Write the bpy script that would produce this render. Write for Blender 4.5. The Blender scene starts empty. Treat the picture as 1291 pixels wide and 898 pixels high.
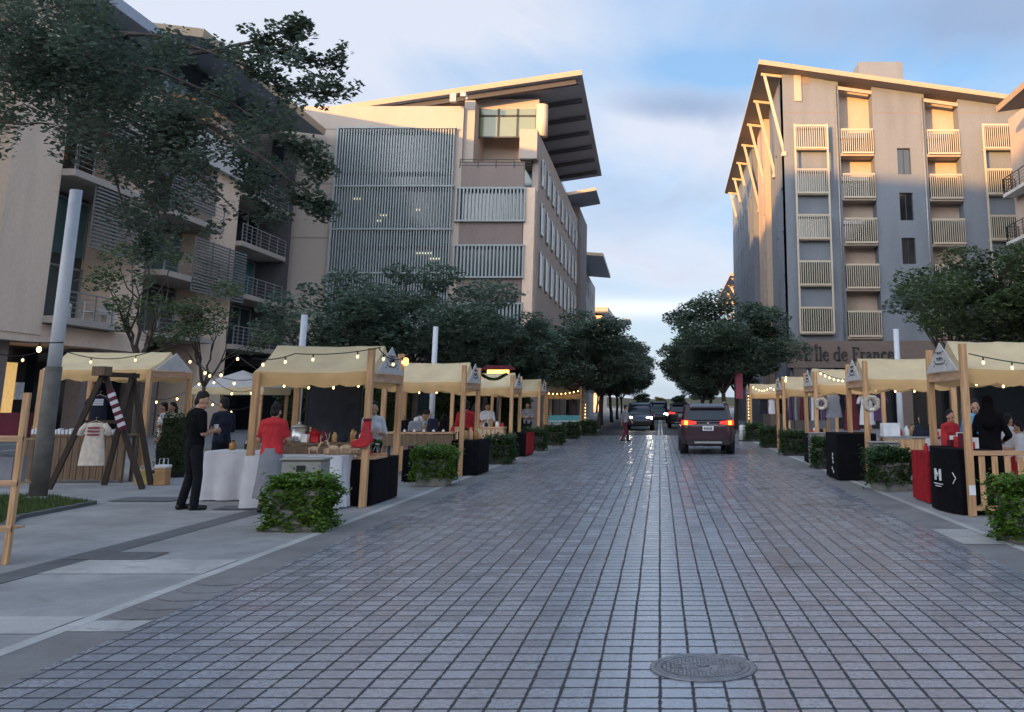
import bpy, bmesh, math, random
from mathutils import Vector, Matrix, noise
R = random.Random(11)
S = bpy.context.scene
COL = S.collection
rad = math.radians
# ---------------------------------------------------------------- camera
F, CX, HY, CH = 1250.0, 832.0, 510.0, 1.6
TT = 0.2143; TH = math.atan(TT); PY0 = HY - F*TT
CT, ST = math.cos(TH), math.sin(TH)
def ray(x, y):
    dx, dy = (x-CX)/F, (PY0-y)/F
    return Vector((dx, CT-ST*dy, ST+CT*dy))
def P(x, y, Y):            # photo point -> place at distance Y
    d = ray(x, y); t = Y/d.y
    return Vector((d.x*t, Y, CH+d.z*t))
def PX(x, y, X):           # photo point -> place on a plane along the street
    d = ray(x, y); t = X/d.x
    return Vector((X, d.y*t, CH+d.z*t))
def G(x, y):               # photo point -> ground
    d = ray(x, y); t = -CH/d.z
    return Vector((d.x*t, d.y*t, 0))
cam = bpy.data.cameras.new('camera'); co = bpy.data.objects.new('camera', cam); COL.objects.link(co)
co.location = (0, 0, CH); co.rotation_euler = (math.pi/2+TH, 0, 0)
cam.sensor_width = 36; cam.sensor_fit = 'HORIZONTAL'; cam.lens = 36*F/1291
cam.shift_x = -(CX-645.5)/1291; cam.shift_y = -(449-PY0)/1291
cam.clip_end = 3000; cam.clip_start = 0.05
S.camera = co
# ---------------------------------------------------------------- materials
def _n(nt, t, **k):
    n = nt.nodes.new(t)
    for a, v in k.items(): setattr(n, a, v)
    return n
def mth(nt, op, a, b=None, c=None):
    n = nt.nodes.new('ShaderNodeMath'); n.operation = op
    for i, v in enumerate((a, b, c)):
        if v is None: continue
        if isinstance(v, (int, float)): n.inputs[i].default_value = v
        else: nt.links.new(v, n.inputs[i])
    return n.outputs[0]
def mixc(nt, f, a, b, blend='MIX'):
    n = nt.nodes.new('ShaderNodeMix'); n.data_type = 'RGBA'; n.blend_type = blend
    for sock, v in ((n.inputs[0], f), (n.inputs[6], a), (n.inputs[7], b)):
        if isinstance(v, (int, float)): sock.default_value = v
        elif isinstance(v, tuple): sock.default_value = (*v[:3], 1)
        else: nt.links.new(v, sock)
    return n.outputs[2]
def ramp(nt, f, pts):
    n = nt.nodes.new('ShaderNodeValToRGB')
    while len(n.color_ramp.elements) < len(pts): n.color_ramp.elements.new(0.5)
    for e, (p, c) in zip(n.color_ramp.elements, pts):
        e.position = p; e.color = (c, c, c, 1) if isinstance(c, (int, float)) else (*c, 1)
    nt.links.new(f, n.inputs[0]); return n.outputs[0]
def base(name):
    m = bpy.data.materials.new(name); m.use_nodes = True
    return m, m.node_tree, m.node_tree.nodes['Principled BSDF']
def mat(name, col, rough=.7, metal=0.0, var=.18, scale=6.0, bump=0.0, bscale=80.0, stretch=(1, 1, 1), spec=.4, emit=0.0, ecol=None, dirt=0.0):
    m, nt, b = base(name)
    tc = _n(nt, 'ShaderNodeTexCoord'); mp = _n(nt, 'ShaderNodeMapping'); mp.inputs['Scale'].default_value = stretch
    nt.links.new(tc.outputs['Object'], mp.inputs[0])
    nz = _n(nt, 'ShaderNodeTexNoise'); nz.inputs['Scale'].default_value = scale; nz.inputs['Detail'].default_value = 6
    nt.links.new(mp.outputs[0], nz.inputs['Vector'])
    lo = tuple(c*(1-var) for c in col); hi = tuple(min(1, c*(1+var)) for c in col)
    f = ramp(nt, nz.outputs['Fac'], [(.3, 0.0), (.7, 1.0)])
    c = mixc(nt, f, lo, hi)
    if dirt:
        n2 = _n(nt, 'ShaderNodeTexNoise'); n2.inputs['Scale'].default_value = .35; n2.inputs['Detail'].default_value = 8
        mp2 = _n(nt, 'ShaderNodeMapping'); mp2.inputs['Scale'].default_value = (2.2, 2.2, .45)
        nt.links.new(tc.outputs['Object'], mp2.inputs[0]); nt.links.new(mp2.outputs[0], n2.inputs['Vector'])
        f2 = ramp(nt, n2.outputs['Fac'], [(.45, 0.0), (.75, dirt)])
        c = mixc(nt, f2, c, tuple(k*.55 for k in col))
    nt.links.new(c, b.inputs['Base Color'])
    b.inputs['Roughness'].default_value = rough; b.inputs['Metallic'].default_value = metal
    b.inputs['Specular IOR Level'].default_value = spec
    if bump:
        n3 = _n(nt, 'ShaderNodeTexNoise'); n3.inputs['Scale'].default_value = bscale; n3.inputs['Detail'].default_value = 4
        nt.links.new(mp.outputs[0], n3.inputs['Vector'])
        bp = _n(nt, 'ShaderNodeBump'); bp.inputs['Strength'].default_value = bump; bp.inputs['Distance'].default_value = .02
        nt.links.new(n3.outputs['Fac'], bp.inputs['Height']); nt.links.new(bp.outputs[0], b.inputs['Normal'])
    if emit:
        b.inputs['Emission Color'].default_value = (*(ecol or col), 1); b.inputs['Emission Strength'].default_value = emit
    return m
def wood(name, col, ax=2):
    st = [14, 14, 14]; st[ax] = .9
    return mat(name, col, rough=.65, var=.32, scale=2.2, bump=.25, bscale=9, stretch=tuple(st))
def leafmat(name, c0, c1, tr=.3):
    m, nt, b = base(name)
    g = _n(nt, 'ShaderNodeNewGeometry')
    tc = _n(nt, 'ShaderNodeTexCoord')
    nz = _n(nt, 'ShaderNodeTexNoise'); nz.inputs['Scale'].default_value = .7; nz.inputs['Detail'].default_value = 3
    nt.links.new(tc.outputs['Object'], nz.inputs['Vector'])
    f = mth(nt, 'ADD', mth(nt, 'MULTIPLY', g.outputs['Random Per Island'], .6), mth(nt, 'MULTIPLY', mth(nt, 'SUBTRACT', nz.outputs['Fac'], .3), 1.1))
    f = mth(nt, 'MINIMUM', mth(nt, 'MAXIMUM', f, 0.0), 1.0)
    c = mixc(nt, f, c0, c1)
    nt.links.new(c, b.inputs['Base Color']); b.inputs['Roughness'].default_value = .5; b.inputs['Specular IOR Level'].default_value = .35
    t = _n(nt, 'ShaderNodeBsdfTranslucent'); nt.links.new(c, t.inputs['Color'])
    mx = _n(nt, 'ShaderNodeMixShader'); mx.inputs[0].default_value = tr
    nt.links.new(b.outputs[0], mx.inputs[1]); nt.links.new(t.outputs[0], mx.inputs[2])
    nt.links.new(mx.outputs[0], nt.nodes['Material Output'].inputs['Surface'])
    return m
def fabric(name, col, tr=.35, var=.1):
    m = mat(name, col, rough=.9, var=var, scale=3, bump=.6, bscale=6, spec=.15)
    nt = m.node_tree; b = nt.nodes['Principled BSDF']
    t = _n(nt, 'ShaderNodeBsdfTranslucent'); nt.links.new(b.inputs['Base Color'].links[0].from_socket, t.inputs['Color'])
    mx = _n(nt, 'ShaderNodeMixShader'); mx.inputs[0].default_value = tr
    nt.links.new(b.outputs[0], mx.inputs[1]); nt.links.new(t.outputs[0], mx.inputs[2])
    nt.links.new(mx.outputs[0], nt.nodes['Material Output'].inputs['Surface'])
    return m
def glass(name, col=(.05, .08, .09), rough=.06):
    m, nt, b = base(name)
    b.inputs['Base Color'].default_value = (*col, 1); b.inputs['Roughness'].default_value = rough
    b.inputs['Specular IOR Level'].default_value = .8
    return m
def paver_mat():
    m, nt, b = base('cobble_pavers')
    g = _n(nt, 'ShaderNodeNewGeometry'); sp = _n(nt, 'ShaderNodeSeparateXYZ'); nt.links.new(g.outputs['Position'], sp.inputs[0])
    wob = _n(nt, 'ShaderNodeTexNoise'); wob.inputs['Scale'].default_value = .9; wob.inputs['Detail'].default_value = 2
    nt.links.new(g.outputs['Position'], wob.inputs['Vector'])
    wv = mth(nt, 'MULTIPLY', mth(nt, 'SUBTRACT', wob.outputs['Fac'], .5), .016)
    u = mth(nt, 'DIVIDE', mth(nt, 'ADD', sp.outputs['X'], wv), .188)
    cu = mth(nt, 'FLOOR', u); fu = mth(nt, 'FRACT', u)
    wn = _n(nt, 'ShaderNodeTexWhiteNoise', noise_dimensions='1D'); nt.links.new(cu, wn.inputs['W'])
    v = mth(nt, 'ADD', mth(nt, 'DIVIDE', sp.outputs['Y'], .2), mth(nt, 'ADD', mth(nt, 'MULTIPLY', wn.outputs['Value'], .07), mth(nt, 'MULTIPLY', wv, 6.0)))
    cv = mth(nt, 'FLOOR', v); fv = mth(nt, 'FRACT', v)
    du = mth(nt, 'SUBTRACT', .5, mth(nt, 'ABSOLUTE', mth(nt, 'SUBTRACT', fu, .5)))   # 0 at the joint
    dv = mth(nt, 'SUBTRACT', .5, mth(nt, 'ABSOLUTE', mth(nt, 'SUBTRACT', fv, .5)))
    chip = _n(nt, 'ShaderNodeTexNoise'); chip.inputs['Scale'].default_value = 17; chip.inputs['Detail'].default_value = 4
    nt.links.new(g.outputs['Position'], chip.inputs['Vector'])
    cw = mth(nt, 'MULTIPLY', mth(nt, 'SUBTRACT', chip.outputs['Fac'], .5), .10)
    du = mth(nt, 'ADD', du, cw); dv = mth(nt, 'ADD', dv, cw)
    ju = ramp(nt, du, [(.024, 0.0), (.056, 1.0)]); jv = ramp(nt, dv, [(.042, 0.0), (.085, 1.0)])
    cb = _n(nt, 'ShaderNodeCombineXYZ'); nt.links.new(cu, cb.inputs[0]); nt.links.new(cv, cb.inputs[1])
    w2 = _n(nt, 'ShaderNodeTexWhiteNoise', noise_dimensions='2D'); nt.links.new(cb.outputs[0], w2.inputs['Vector'])
    tile = w2.outputs['Value']
    big = _n(nt, 'ShaderNodeTexNoise'); big.inputs['Scale'].default_value = .45; big.inputs['Detail'].default_value = 6
    mpb = _n(nt, 'ShaderNodeMapping'); mpb.inputs['Scale'].default_value = (1.6, .35, 1)
    nt.links.new(g.outputs['Position'], mpb.inputs[0]); nt.links.new(mpb.outputs[0], big.inputs['Vector'])
    fine = _n(nt, 'ShaderNodeTexNoise'); fine.inputs['Scale'].default_value = 26; fine.inputs['Detail'].default_value = 6
    nt.links.new(g.outputs['Position'], fine.inputs['Vector'])
    c = mixc(nt, tile, (.27, .285, .33), (.345, .36, .40))
    c = mixc(nt, ramp(nt, big.outputs['Fac'], [(.48, 0.0), (.78, .5)]), c, (.26, .265, .29))
    c = mixc(nt, ramp(nt, fine.outputs['Fac'], [(.35, .42), (.66, 0.0)]), c, (.14, .145, .16))
    trk = _n(nt, 'ShaderNodeTexNoise'); trk.inputs['Scale'].default_value = 1.0; trk.inputs['Detail'].default_value = 5
    mpt = _n(nt, 'ShaderNodeMapping'); mpt.inputs['Scale'].default_value = (2.4, .06, 1)
    nt.links.new(g.outputs['Position'], mpt.inputs[0]); nt.links.new(mpt.outputs[0], trk.inputs['Vector'])
    c = mixc(nt, ramp(nt, trk.outputs['Fac'], [(.42, 0.0), (.68, .30)]), c, (.12, .125, .14))
    vo = _n(nt, 'ShaderNodeTexVoronoi'); vo.inputs['Scale'].default_value = .55; nt.links.new(g.outputs['Position'], vo.inputs['Vector'])
    st = mth(nt, 'ADD', vo.outputs['Distance'], mth(nt, 'MULTIPLY', fine.outputs['Fac'], .10))
    c = mixc(nt, ramp(nt, st, [(.10, .55), (.24, 0.0)]), c, (.05, .05, .055))
    joint = mth(nt, 'MULTIPLY', ju, mth(nt, 'ADD', mth(nt, 'MULTIPLY', jv, .92), .08))
    c = mixc(nt, joint, (.012, .012, .015), c)
    nt.links.new(c, b.inputs['Base Color'])
    ro = mth(nt, 'ADD', mth(nt, 'MULTIPLY', tile, .14), mth(nt, 'ADD', mth(nt, 'MULTIPLY', fine.outputs['Fac'], .20), .07))
    ro = mth(nt, 'ADD', ro, mth(nt, 'MULTIPLY', mth(nt, 'SUBTRACT', 1.0, joint), .4))
    nt.links.new(ro, b.inputs['Roughness']); b.inputs['Specular IOR Level'].default_value = .5
    und = mth(nt, 'MULTIPLY', big.outputs['Fac'], .02)
    h = mth(nt, 'ADD', mth(nt, 'ADD', und, mth(nt, 'MULTIPLY', mth(nt, 'MULTIPLY', ju, jv), .012)), mth(nt, 'ADD', mth(nt, 'MULTIPLY', fine.outputs['Fac'], .0035), mth(nt, 'MULTIPLY', tile, .002)))
    bp = _n(nt, 'ShaderNodeBump'); bp.inputs['Strength'].default_value = .8; bp.inputs['Distance'].default_value = 1.0
    nt.links.new(h, bp.inputs['Height']); nt.links.new(bp.outputs[0], b.inputs['Normal'])
    return m
def slab_mat(name, col, sx, sy, jw=.012, jc=.5, rough=.75):
    m, nt, b = base(name)
    g = _n(nt, 'ShaderNodeNewGeometry'); sp = _n(nt, 'ShaderNodeSeparateXYZ'); nt.links.new(g.outputs['Position'], sp.inputs[0])
    ms = []; cells = []
    for ch, s in (('X', sx), ('Y', sy)):
        u = mth(nt, 'DIVIDE', sp.outputs[ch], s); fu = mth(nt, 'FRACT', u); cells.append(mth(nt, 'FLOOR', u))
        d = mth(nt, 'SUBTRACT', .5, mth(nt, 'ABSOLUTE', mth(nt, 'SUBTRACT', fu, .5)))
        ms.append(ramp(nt, mth(nt, 'MULTIPLY', d, s), [(jw*.4, 0.0), (jw, 1.0)]))
    j = mth(nt, 'MULTIPLY', ms[0], ms[1])
    cb = _n(nt, 'ShaderNodeCombineXYZ'); nt.links.new(cells[0], cb.inputs[0]); nt.links.new(cells[1], cb.inputs[1])
    w2 = _n(nt, 'ShaderNodeTexWhiteNoise', noise_dimensions='2D'); nt.links.new(cb.outputs[0], w2.inputs['Vector'])
    nz = _n(nt, 'ShaderNodeTexNoise'); nz.inputs['Scale'].default_value = .8; nz.inputs['Detail'].default_value = 9; nz.inputs['Roughness'].default_value = .62
    nt.links.new(g.outputs['Position'], nz.inputs['Vector'])
    fine = _n(nt, 'ShaderNodeTexNoise'); fine.inputs['Scale'].default_value = 45; fine.inputs['Detail'].default_value = 5
    nt.links.new(g.outputs['Position'], fine.inputs['Vector'])
    c = mixc(nt, ramp(nt, nz.outputs['Fac'], [(.3, 0.0), (.7, 1.0)]), tuple(k*.58 for k in col), tuple(k*1.15 for k in col))
    c = mixc(nt, mth(nt, 'MULTIPLY', w2.outputs['Value'], .25), c, tuple(k*.75 for k in col))
    c = mixc(nt, ramp(nt, fine.outputs['Fac'], [(.35, .4), (.6, 0.0)]), c, tuple(k*.6 for k in col))
    vo = _n(nt, 'ShaderNodeTexVoronoi'); vo.inputs['Scale'].default_value = 1.7; nt.links.new(g.outputs['Position'], vo.inputs['Vector'])
    st = mth(nt, 'ADD', vo.outputs['Distance'], mth(nt, 'MULTIPLY', fine.outputs['Fac'], .06))
    c = mixc(nt, ramp(nt, st, [(.06, .6), (.10, 0.0)]), c, tuple(k*.35 for k in col))
    wv = _n(nt, 'ShaderNodeTexNoise'); wv.inputs['Scale'].default_value = 2.6; wv.inputs['Detail'].default_value = 9; wv.inputs['Distortion'].default_value = 1.2
    nt.links.new(g.outputs['Position'], wv.inputs['Vector'])
    c = mixc(nt, ramp(nt, wv.outputs['Fac'], [(.52, 0.0), (.70, .45)]), c, tuple(k*.5 for k in col))
    c = mixc(nt, j, tuple(k*jc for k in col), c)
    nt.links.new(c, b.inputs['Base Color']); b.inputs['Roughness'].default_value = rough; b.inputs['Specular IOR Level'].default_value = .35
    bp = _n(nt, 'ShaderNodeBump'); bp.inputs['Strength'].default_value = .5; bp.inputs['Distance'].default_value = .01
    nt.links.new(mth(nt, 'ADD', mth(nt, 'MULTIPLY', j, .5), mth(nt, 'MULTIPLY', fine.outputs['Fac'], .5)), bp.inputs['Height']); nt.links.new(bp.outputs[0], b.inputs['Normal'])
    return m
M = {}
M['pavers'] = paver_mat()
M['pavement'] = slab_mat('pavement_concrete', (.345, .34, .335), 1.5, 1.5, .010, .75)
M['gutter'] = slab_mat('gutter_concrete', (.23, .22, .215), 30, 2.6, .012, .6)
M['kerb'] = slab_mat('kerb_concrete', (.50, .49, .47), 30, 1.3, .012, .6)
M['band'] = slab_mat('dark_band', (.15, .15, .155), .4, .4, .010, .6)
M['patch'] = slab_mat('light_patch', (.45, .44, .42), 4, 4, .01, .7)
M['asphalt'] = slab_mat('asphalt', (.05, .05, .053), 60, 60, .001, 1, .6)
M['ground'] = slab_mat('ground_far', (.12, .12, .11), 6, 6, .01, .8)
M['hill_green'] = mat('hill_green', (.028, .045, .035), .95, scale=.02)
M['white_line'] = mat('road_paint', (.75, .75, .72), .6)
M['wood'] = wood('pine_wood', (.52, .305, .155))
M['wood_x'] = wood('pine_wood_across', (.50, .30, .17), 0)
M['wood_y'] = wood('pine_wood_along', (.52, .32, .20), 1)
M['wood_dark'] = wood('dark_stained_wood', (.035, .022, .016))
M['wood_brown'] = wood('brown_pallet_wood', (.16, .105, .065))
M['wood_pale'] = wood('pale_carved_wood', (.50, .34, .22))
M['canvas'] = fabric('cream_canvas', (.94, .75, .47), .42)
M['valance'] = fabric('valance_shade_cloth', (.78, .53, .26), .40)  # darker than the canvas: shade on the hanging edge put into its colour
M['gable'] = fabric('white_banner_cloth', (.62, .60, .58), .2)
M['white_cloth'] = fabric('white_cloth', (.66, .66, .70), .1)
M['black_cloth'] = mat('black_cloth', (.006, .006, .008), .9, var=.3, bump=.7, bscale=7, spec=.1)
M['red_cloth'] = mat('red_cloth', (.33, .018, .025), .85, var=.2, bump=.7, bscale=7, spec=.1)
M['red'] = mat('bright_red_cloth', (.46, .032, .04), .85, var=.2, bump=.8, bscale=8, spec=.2)
M['maroon'] = mat('maroon_cloth', (.095, .012, .024), .85)
M['purple'] = mat('purple_cloth', (.09, .045, .12), .85)
M['grey_cloth'] = mat('grey_cloth', (.2, .205, .23), .9, bump=.2, bscale=20)
M['navy'] = mat('navy_cloth', (.018, .02, .035), .9, bump=.2, bscale=20, spec=.2)
M['denim'] = mat('dark_trousers', (.008, .009, .013), .9, bump=.2, bscale=30, spec=.2)
M['blue_shirt'] = mat('blue_cloth', (.10, .33, .55), .85)
M['cream_cloth'] = mat('cream_cloth', (.62, .55, .47), .9, var=.15, scale=14, bump=.3, bscale=25)
M['skin'] = mat('skin', (.42, .235, .155), .55, var=.08, spec=.4)
M['hair'] = mat('dark_hair', (.008, .006, .005), .75, var=.4, scale=40, bump=.5, bscale=60)
M['shoe'] = mat('black_shoe', (.012, .012, .012), .5)
M['eye'] = mat('eye_dark', (.02, .015, .012), .2)
M['ink'] = mat('black_ink', (.03, .03, .035), .7)
M['white_ink'] = mat('white_ink', (.75, .75, .75), .7)
M['steel'] = mat('steel', (.5, .5, .5), .3, metal=.9)
M['grey_metal'] = mat('grey_metal_box', (.30, .295, .28), .5, metal=.2, bump=.1)
M['black'] = mat('black_plastic', (.015, .015, .016), .5)
M['dark_board'] = mat('dark_display_board', (.02, .025, .035), .35, var=.3)
M['pole_white'] = mat('white_pole_paint', (.58, .60, .64), .45, var=.06)
M['pole_wrap'] = mat('pole_wrap', (.13, .125, .115), .8, var=.25, bump=.3, bscale=30)
M['cable'] = mat('black_cable', (.012, .012, .012), .6)
M['bulb'] = mat('bulb_lit', (1, .8, .45), .3, emit=2.0, ecol=(1, .56, .18))
M['bulb_dim'] = mat('bulb_dim', (.8, .75, .6), .15, emit=.3, ecol=(1, .72, .38))
M['lamp_amber'] = mat('amber_lamp', (1, .6, .15), .4, emit=1.3, ecol=(1, .45, .06))
M['planter'] = mat('planter_dark', (.045, .045, .045), .7, var=.25)
M['planter_grey'] = mat('planter_concrete', (.25, .24, .225), .85, var=.25, bump=.3)
M['hedge'] = leafmat('hedge_leaf', (.045, .11, .015), (.16, .27, .035), .35)
M['hedge_dark'] = leafmat('dark_hedge_leaf', (.022, .055, .016), (.07, .13, .035), .3)
M['hedge_core'] = mat('hedge_twigs', (.018, .022, .010), .9)
M['leaf'] = leafmat('street_tree_leaf', (.085, .13, .10), (.175, .235, .155), .45)
M['leaf_warm'] = leafmat('olive_tree_leaf', (.065, .10, .042), (.15, .19, .085), .4)
M['leaf_near'] = leafmat('near_tree_leaf', (.065, .095, .075), (.15, .19, .125), .42)
M['bark'] = mat('bark', (.075, .06, .05), .9, var=.35, scale=9, bump=.8, bscale=22, stretch=(1, 1, .3))
M['grass'] = leafmat('grass_blade', (.03, .06, .012), (.08, .13, .03), .2)
M['soil'] = mat('soil', (.04, .032, .024), .95, bump=.5)
M['iron'] = mat('cast_iron', (.20, .20, .215), .38, metal=.3, var=.3, scale=20, bump=.3, bscale=60)
M['peach'] = mat('peach_plaster', (.84, .64, .49), .85, var=.06, bump=.1, dirt=.35)
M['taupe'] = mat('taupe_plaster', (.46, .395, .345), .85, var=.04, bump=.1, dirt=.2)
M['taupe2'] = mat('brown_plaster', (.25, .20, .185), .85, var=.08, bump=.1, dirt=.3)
M['greywall'] = mat('grey_plaster', (.195, .22, .26), .85, var=.06, bump=.1, dirt=.4)
M['sandwall'] = mat('sand_plaster', (.50, .40, .33), .85, var=.06, bump=.1, dirt=.3)
M['darkwall'] = mat('dark_and_shaded_plaster', (.085, .08, .085), .85, var=.12, dirt=.3)
M['brownband'] = mat('brown_fascia', (.17, .135, .12), .8, var=.1)
M['whitewall'] = mat('white_plaster', (.62, .61, .59), .85, var=.06, dirt=.35)
M['soffit'] = mat('soffit_grey', (.46, .51, .60), .7, var=.08)
M['soffit_dark'] = mat('soffit_dark', (.07, .07, .08), .7, var=.1)
M['soffit_brown'] = mat('soffit_brown', (.36, .28, .23), .75, var=.1)
M['roof_edge'] = mat('roof_edge_metal', (.42, .32, .22), .5, var=.06)
M['fin'] = mat('pale_aluminium', (.34, .375, .385), .5, var=.06)
M['louvre'] = mat('louvre_metal', (.20, .215, .215), .5, var=.06)
M['cream_fin'] = mat('cream_steel_fins', (.52, .45, .35), .55, var=.05)
M['white_frame'] = mat('white_window_frame', (.72, .75, .78), .5, var=.04)
M['rail'] = mat('dark_rail', (.04, .04, .045), .45)
M['rail_grey'] = mat('grey_rail', (.3, .31, .32), .4, metal=.3)
M['glass'] = glass('window_glass', (.035, .06, .065))
M['glass_teal'] = glass('teal_glass', (.07, .17, .18), .10)
M['glass_dark'] = glass('dark_glass', (.012, .016, .02), .08)
M['glass_green'] = glass('green_glass', (.16, .20, .10), .15)
M['lit_room'] = mat('lit_room', (.9, .6, .25), .8, emit=.13, ecol=(1, .6, .2))
M['ceiling_lamp'] = mat('office_lamp', (1, .95, .6), .5, emit=.22, ecol=(1, .9, .6))
M['roof_tile'] = mat('red_roof', (.25, .12, .08), .8)
M['paint_car'] = mat('dark_car_paint', (.020, .020, .025), .25, var=.05, spec=.6)
M['paint_wine'] = mat('wine_car_paint', (.045, .022, .030), .25, var=.05, spec=.6)
M['paint_blue'] = mat('blue_grey_car_paint', (.05, .06, .075), .25, var=.05, spec=.6)
M['tyre'] = mat('tyre', (.012, .012, .012), .85)
M['car_glass'] = glass('car_glass', (.02, .025, .03), .04)
M['tail'] = mat('tail_lamp', (.5, .01, .01), .25, emit=.3, ecol=(1, .05, .04))
M['tail_amber'] = mat('tail_amber', (.8, .25, .02), .25, emit=1.2, ecol=(1, .32, .03))
M['head'] = mat('head_lamp', (.9, .9, .9), .2, emit=14, ecol=(1, .95, .8))
M['plate'] = mat('number_plate', (.7, .7, .72), .5)
M['chrome'] = mat('chrome', (.6, .6, .6), .25, metal=.8)
M['pink'] = mat('pink_banner', (.26, .06, .09), .8)
M['paper'] = mat('brown_paper', (.42, .24, .11), .85)
M['paper_y'] = mat('yellow_paper', (.55, .42, .17), .85)
M['white'] = mat('white_card', (.72, .72, .74), .7)
M['aqua'] = mat('aqua_print', (.12, .42, .45), .6)
M['ceramic'] = mat('ceramic', (.70, .68, .65), .3)
M['jar'] = mat('amber_jar', (.35, .17, .05), .2)
M['wreath'] = mat('dried_wreath', (.48, .42, .34), .95, var=.35, scale=40, bump=.8, bscale=70)
M['sand'] = mat('basket', (.42, .27, .12), .9, var=.3, scale=30, bump=.5)
# ---------------------------------------------------------------- mesh builder
class MB:
    def __init__(s): s.v = []; s.f = []; s.m = []; s.sm = []
    def add(s, vs, fs, mi=0, sm=False):
        o = len(s.v); s.v += [tuple(v) for v in vs]
        for f in fs: s.f.append([i+o for i in f]); s.m.append(mi); s.sm.append(sm)
        return s
    def box(s, x0, x1, y0, y1, z0, z1, mi=0):
        x0, x1 = min(x0, x1), max(x0, x1); y0, y1 = min(y0, y1), max(y0, y1); z0, z1 = min(z0, z1), max(z0, z1)
        return s.add([(x0, y0, z0), (x1, y0, z0), (x1, y1, z0), (x0, y1, z0), (x0, y0, z1), (x1, y0, z1), (x1, y1, z1), (x0, y1, z1)],
              [(3, 2, 1, 0), (4, 5, 6, 7), (0, 1, 5, 4), (1, 2, 6, 5), (2, 3, 7, 6), (3, 0, 4, 7)], mi)
    def bar(s, p, q, w, h=None, up=(0, 0, 1), mi=0):
        h = h or w; p, q = Vector(p), Vector(q); d = (q-p).normalized(); up = Vector(up)
        if abs(d.dot(up)) > .98: up = Vector((0, 1, 0))
        a = d.cross(up).normalized()*w/2; b = a.cross(d).normalized()*h/2
        return s.add([p-a-b, p+a-b, p+a+b, p-a+b, q-a-b, q+a-b, q+a+b, q-a+b], [(0, 1, 2, 3), (7, 6, 5, 4), (1, 0, 4, 5), (2, 1, 5, 6), (3, 2, 6, 7), (0, 3, 7, 4)], mi)
    def quad(s, *p, mi=0): return s.add(p, [tuple(range(len(p)))], mi)
    def tube(s, pts, r, n=8, mi=0, cap=True, sm=True):
        pts = [Vector(p) for p in pts]; k = len(pts); rr = r if isinstance(r, (list, tuple)) else [r]*k
        o = []; ref = None
        for i, p in enumerate(pts):
            d = (pts[min(i+1, k-1)]-pts[max(i-1, 0)]).normalized()
            if ref is None: ref = Vector((1, 0, 0)) if abs(d.x) < .9 else Vector((0, 1, 0))
            a = d.cross(ref).normalized(); b = a.cross(d).normalized(); ref = b.cross(d)*-1 if False else ref
            for j in range(n):
                t = 2*math.pi*j/n; o.append(p+a*rr[i]*math.cos(t)+b*rr[i]*math.sin(t))
        fs = []
        for i in range(k-1):
            for j in range(n): fs.append((i*n+j, i*n+(j+1) % n, (i+1)*n+(j+1) % n, (i+1)*n+j))
        s.add(o, fs, mi, sm)
        if cap: s.f += [[len(s.v)-k*n+j for j in range(n)][::-1], [len(s.v)-n+j for j in range(n)]]; s.m += [mi, mi]; s.sm += [False, False]
        return s
    def lathe(s, prof, c=(0, 0, 0), n=16, mi=0, sc=(1, 1)):
        c = Vector(c); o = []
        for (r, z) in prof:
            for j in range(n):
                t = 2*math.pi*j/n; o.append((c.x+r*sc[0]*math.cos(t), c.y+r*sc[1]*math.sin(t), c.z+z))
        fs = []
        for i in range(len(prof)-1):
            for j in range(n): fs.append((i*n+j, i*n+(j+1) % n, (i+1)*n+(j+1) % n, (i+1)*n+j))
        fs.append(tuple(range(n))[::-1]); k = (len(prof)-1)*n; fs.append(tuple(k+j for j in range(n)))
        return s.add(o, fs, mi, True)
    def ell(s, c, r, n=12, m=8, mi=0, rot=None):
        c = Vector(c); r = (r, r, r) if isinstance(r, (int, float)) else r
        o = []; fs = []
        for i in range(1, m):
            ph = math.pi*i/m
            for j in range(n):
                t = 2*math.pi*j/n; p = Vector((r[0]*math.sin(ph)*math.cos(t), r[1]*math.sin(ph)*math.sin(t), r[2]*math.cos(ph)))
                o.append(c+(rot @ p if rot else p))
        up = Vector((0, 0, r[2])); o.append(c+(rot @ up if rot else up)); o.append(c-(rot @ up if rot else up))
        T, B = len(o)-2, len(o)-1
        for i in range(m-2):
            for j in range(n): fs.append((i*n+j, (i+1)*n+j, (i+1)*n+(j+1) % n, i*n+(j+1) % n))
        for j in range(n): fs.append((T, j, (j+1) % n)); fs.append((B, (m-2)*n+(j+1) % n, (m-2)*n+j))
        return s.add(o, fs, mi, True)
    def cap(s, p, q, r0, r1, n=12):       # closed tapered capsule
        p, q = Vector(p), Vector(q); d = q-p; L = d.length; d.normalize()
        prof = [(r0*math.cos(a), -r0*math.sin(a)) for a in (1.45, 1.1, .7, .3)]+[(r0, 0), (r1, L)]+[(r1*math.cos(a), L+r1*math.sin(a)) for a in (.3, .7, 1.1, 1.45)]
        t = MB().lathe(prof, n=n); q4 = Vector((0, 0, 1)).rotation_difference(d)
        return s.add([p+q4 @ Vector(v) for v in t.v], t.f, 0, True)
    def prism(s, poly, a, b, ax='y', mi=0):
        n = len(poly)
        def mk(u, v, w): return {'y': (u, w, v), 'x': (w, u, v), 'z': (u, v, w)}[ax]
        o = [mk(u, v, a) for u, v in poly]+[mk(u, v, b) for u, v in poly]
        fs = [tuple(range(n)), tuple(range(2*n-1, n-1, -1))]+[(i, n+i, n+(i+1) % n, (i+1) % n) for i in range(n)]
        return s.add(o, fs, mi)
    def merge(s, o, M4=None, mi=None):
        k = len(s.v); s.v += [tuple(M4 @ Vector(v)) if M4 else v for v in o.v]
        s.f += [[i+k for i in f] for f in o.f]; s.m += o.m if mi is None else [mi]*len(o.f); s.sm += o.sm; return s
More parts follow.
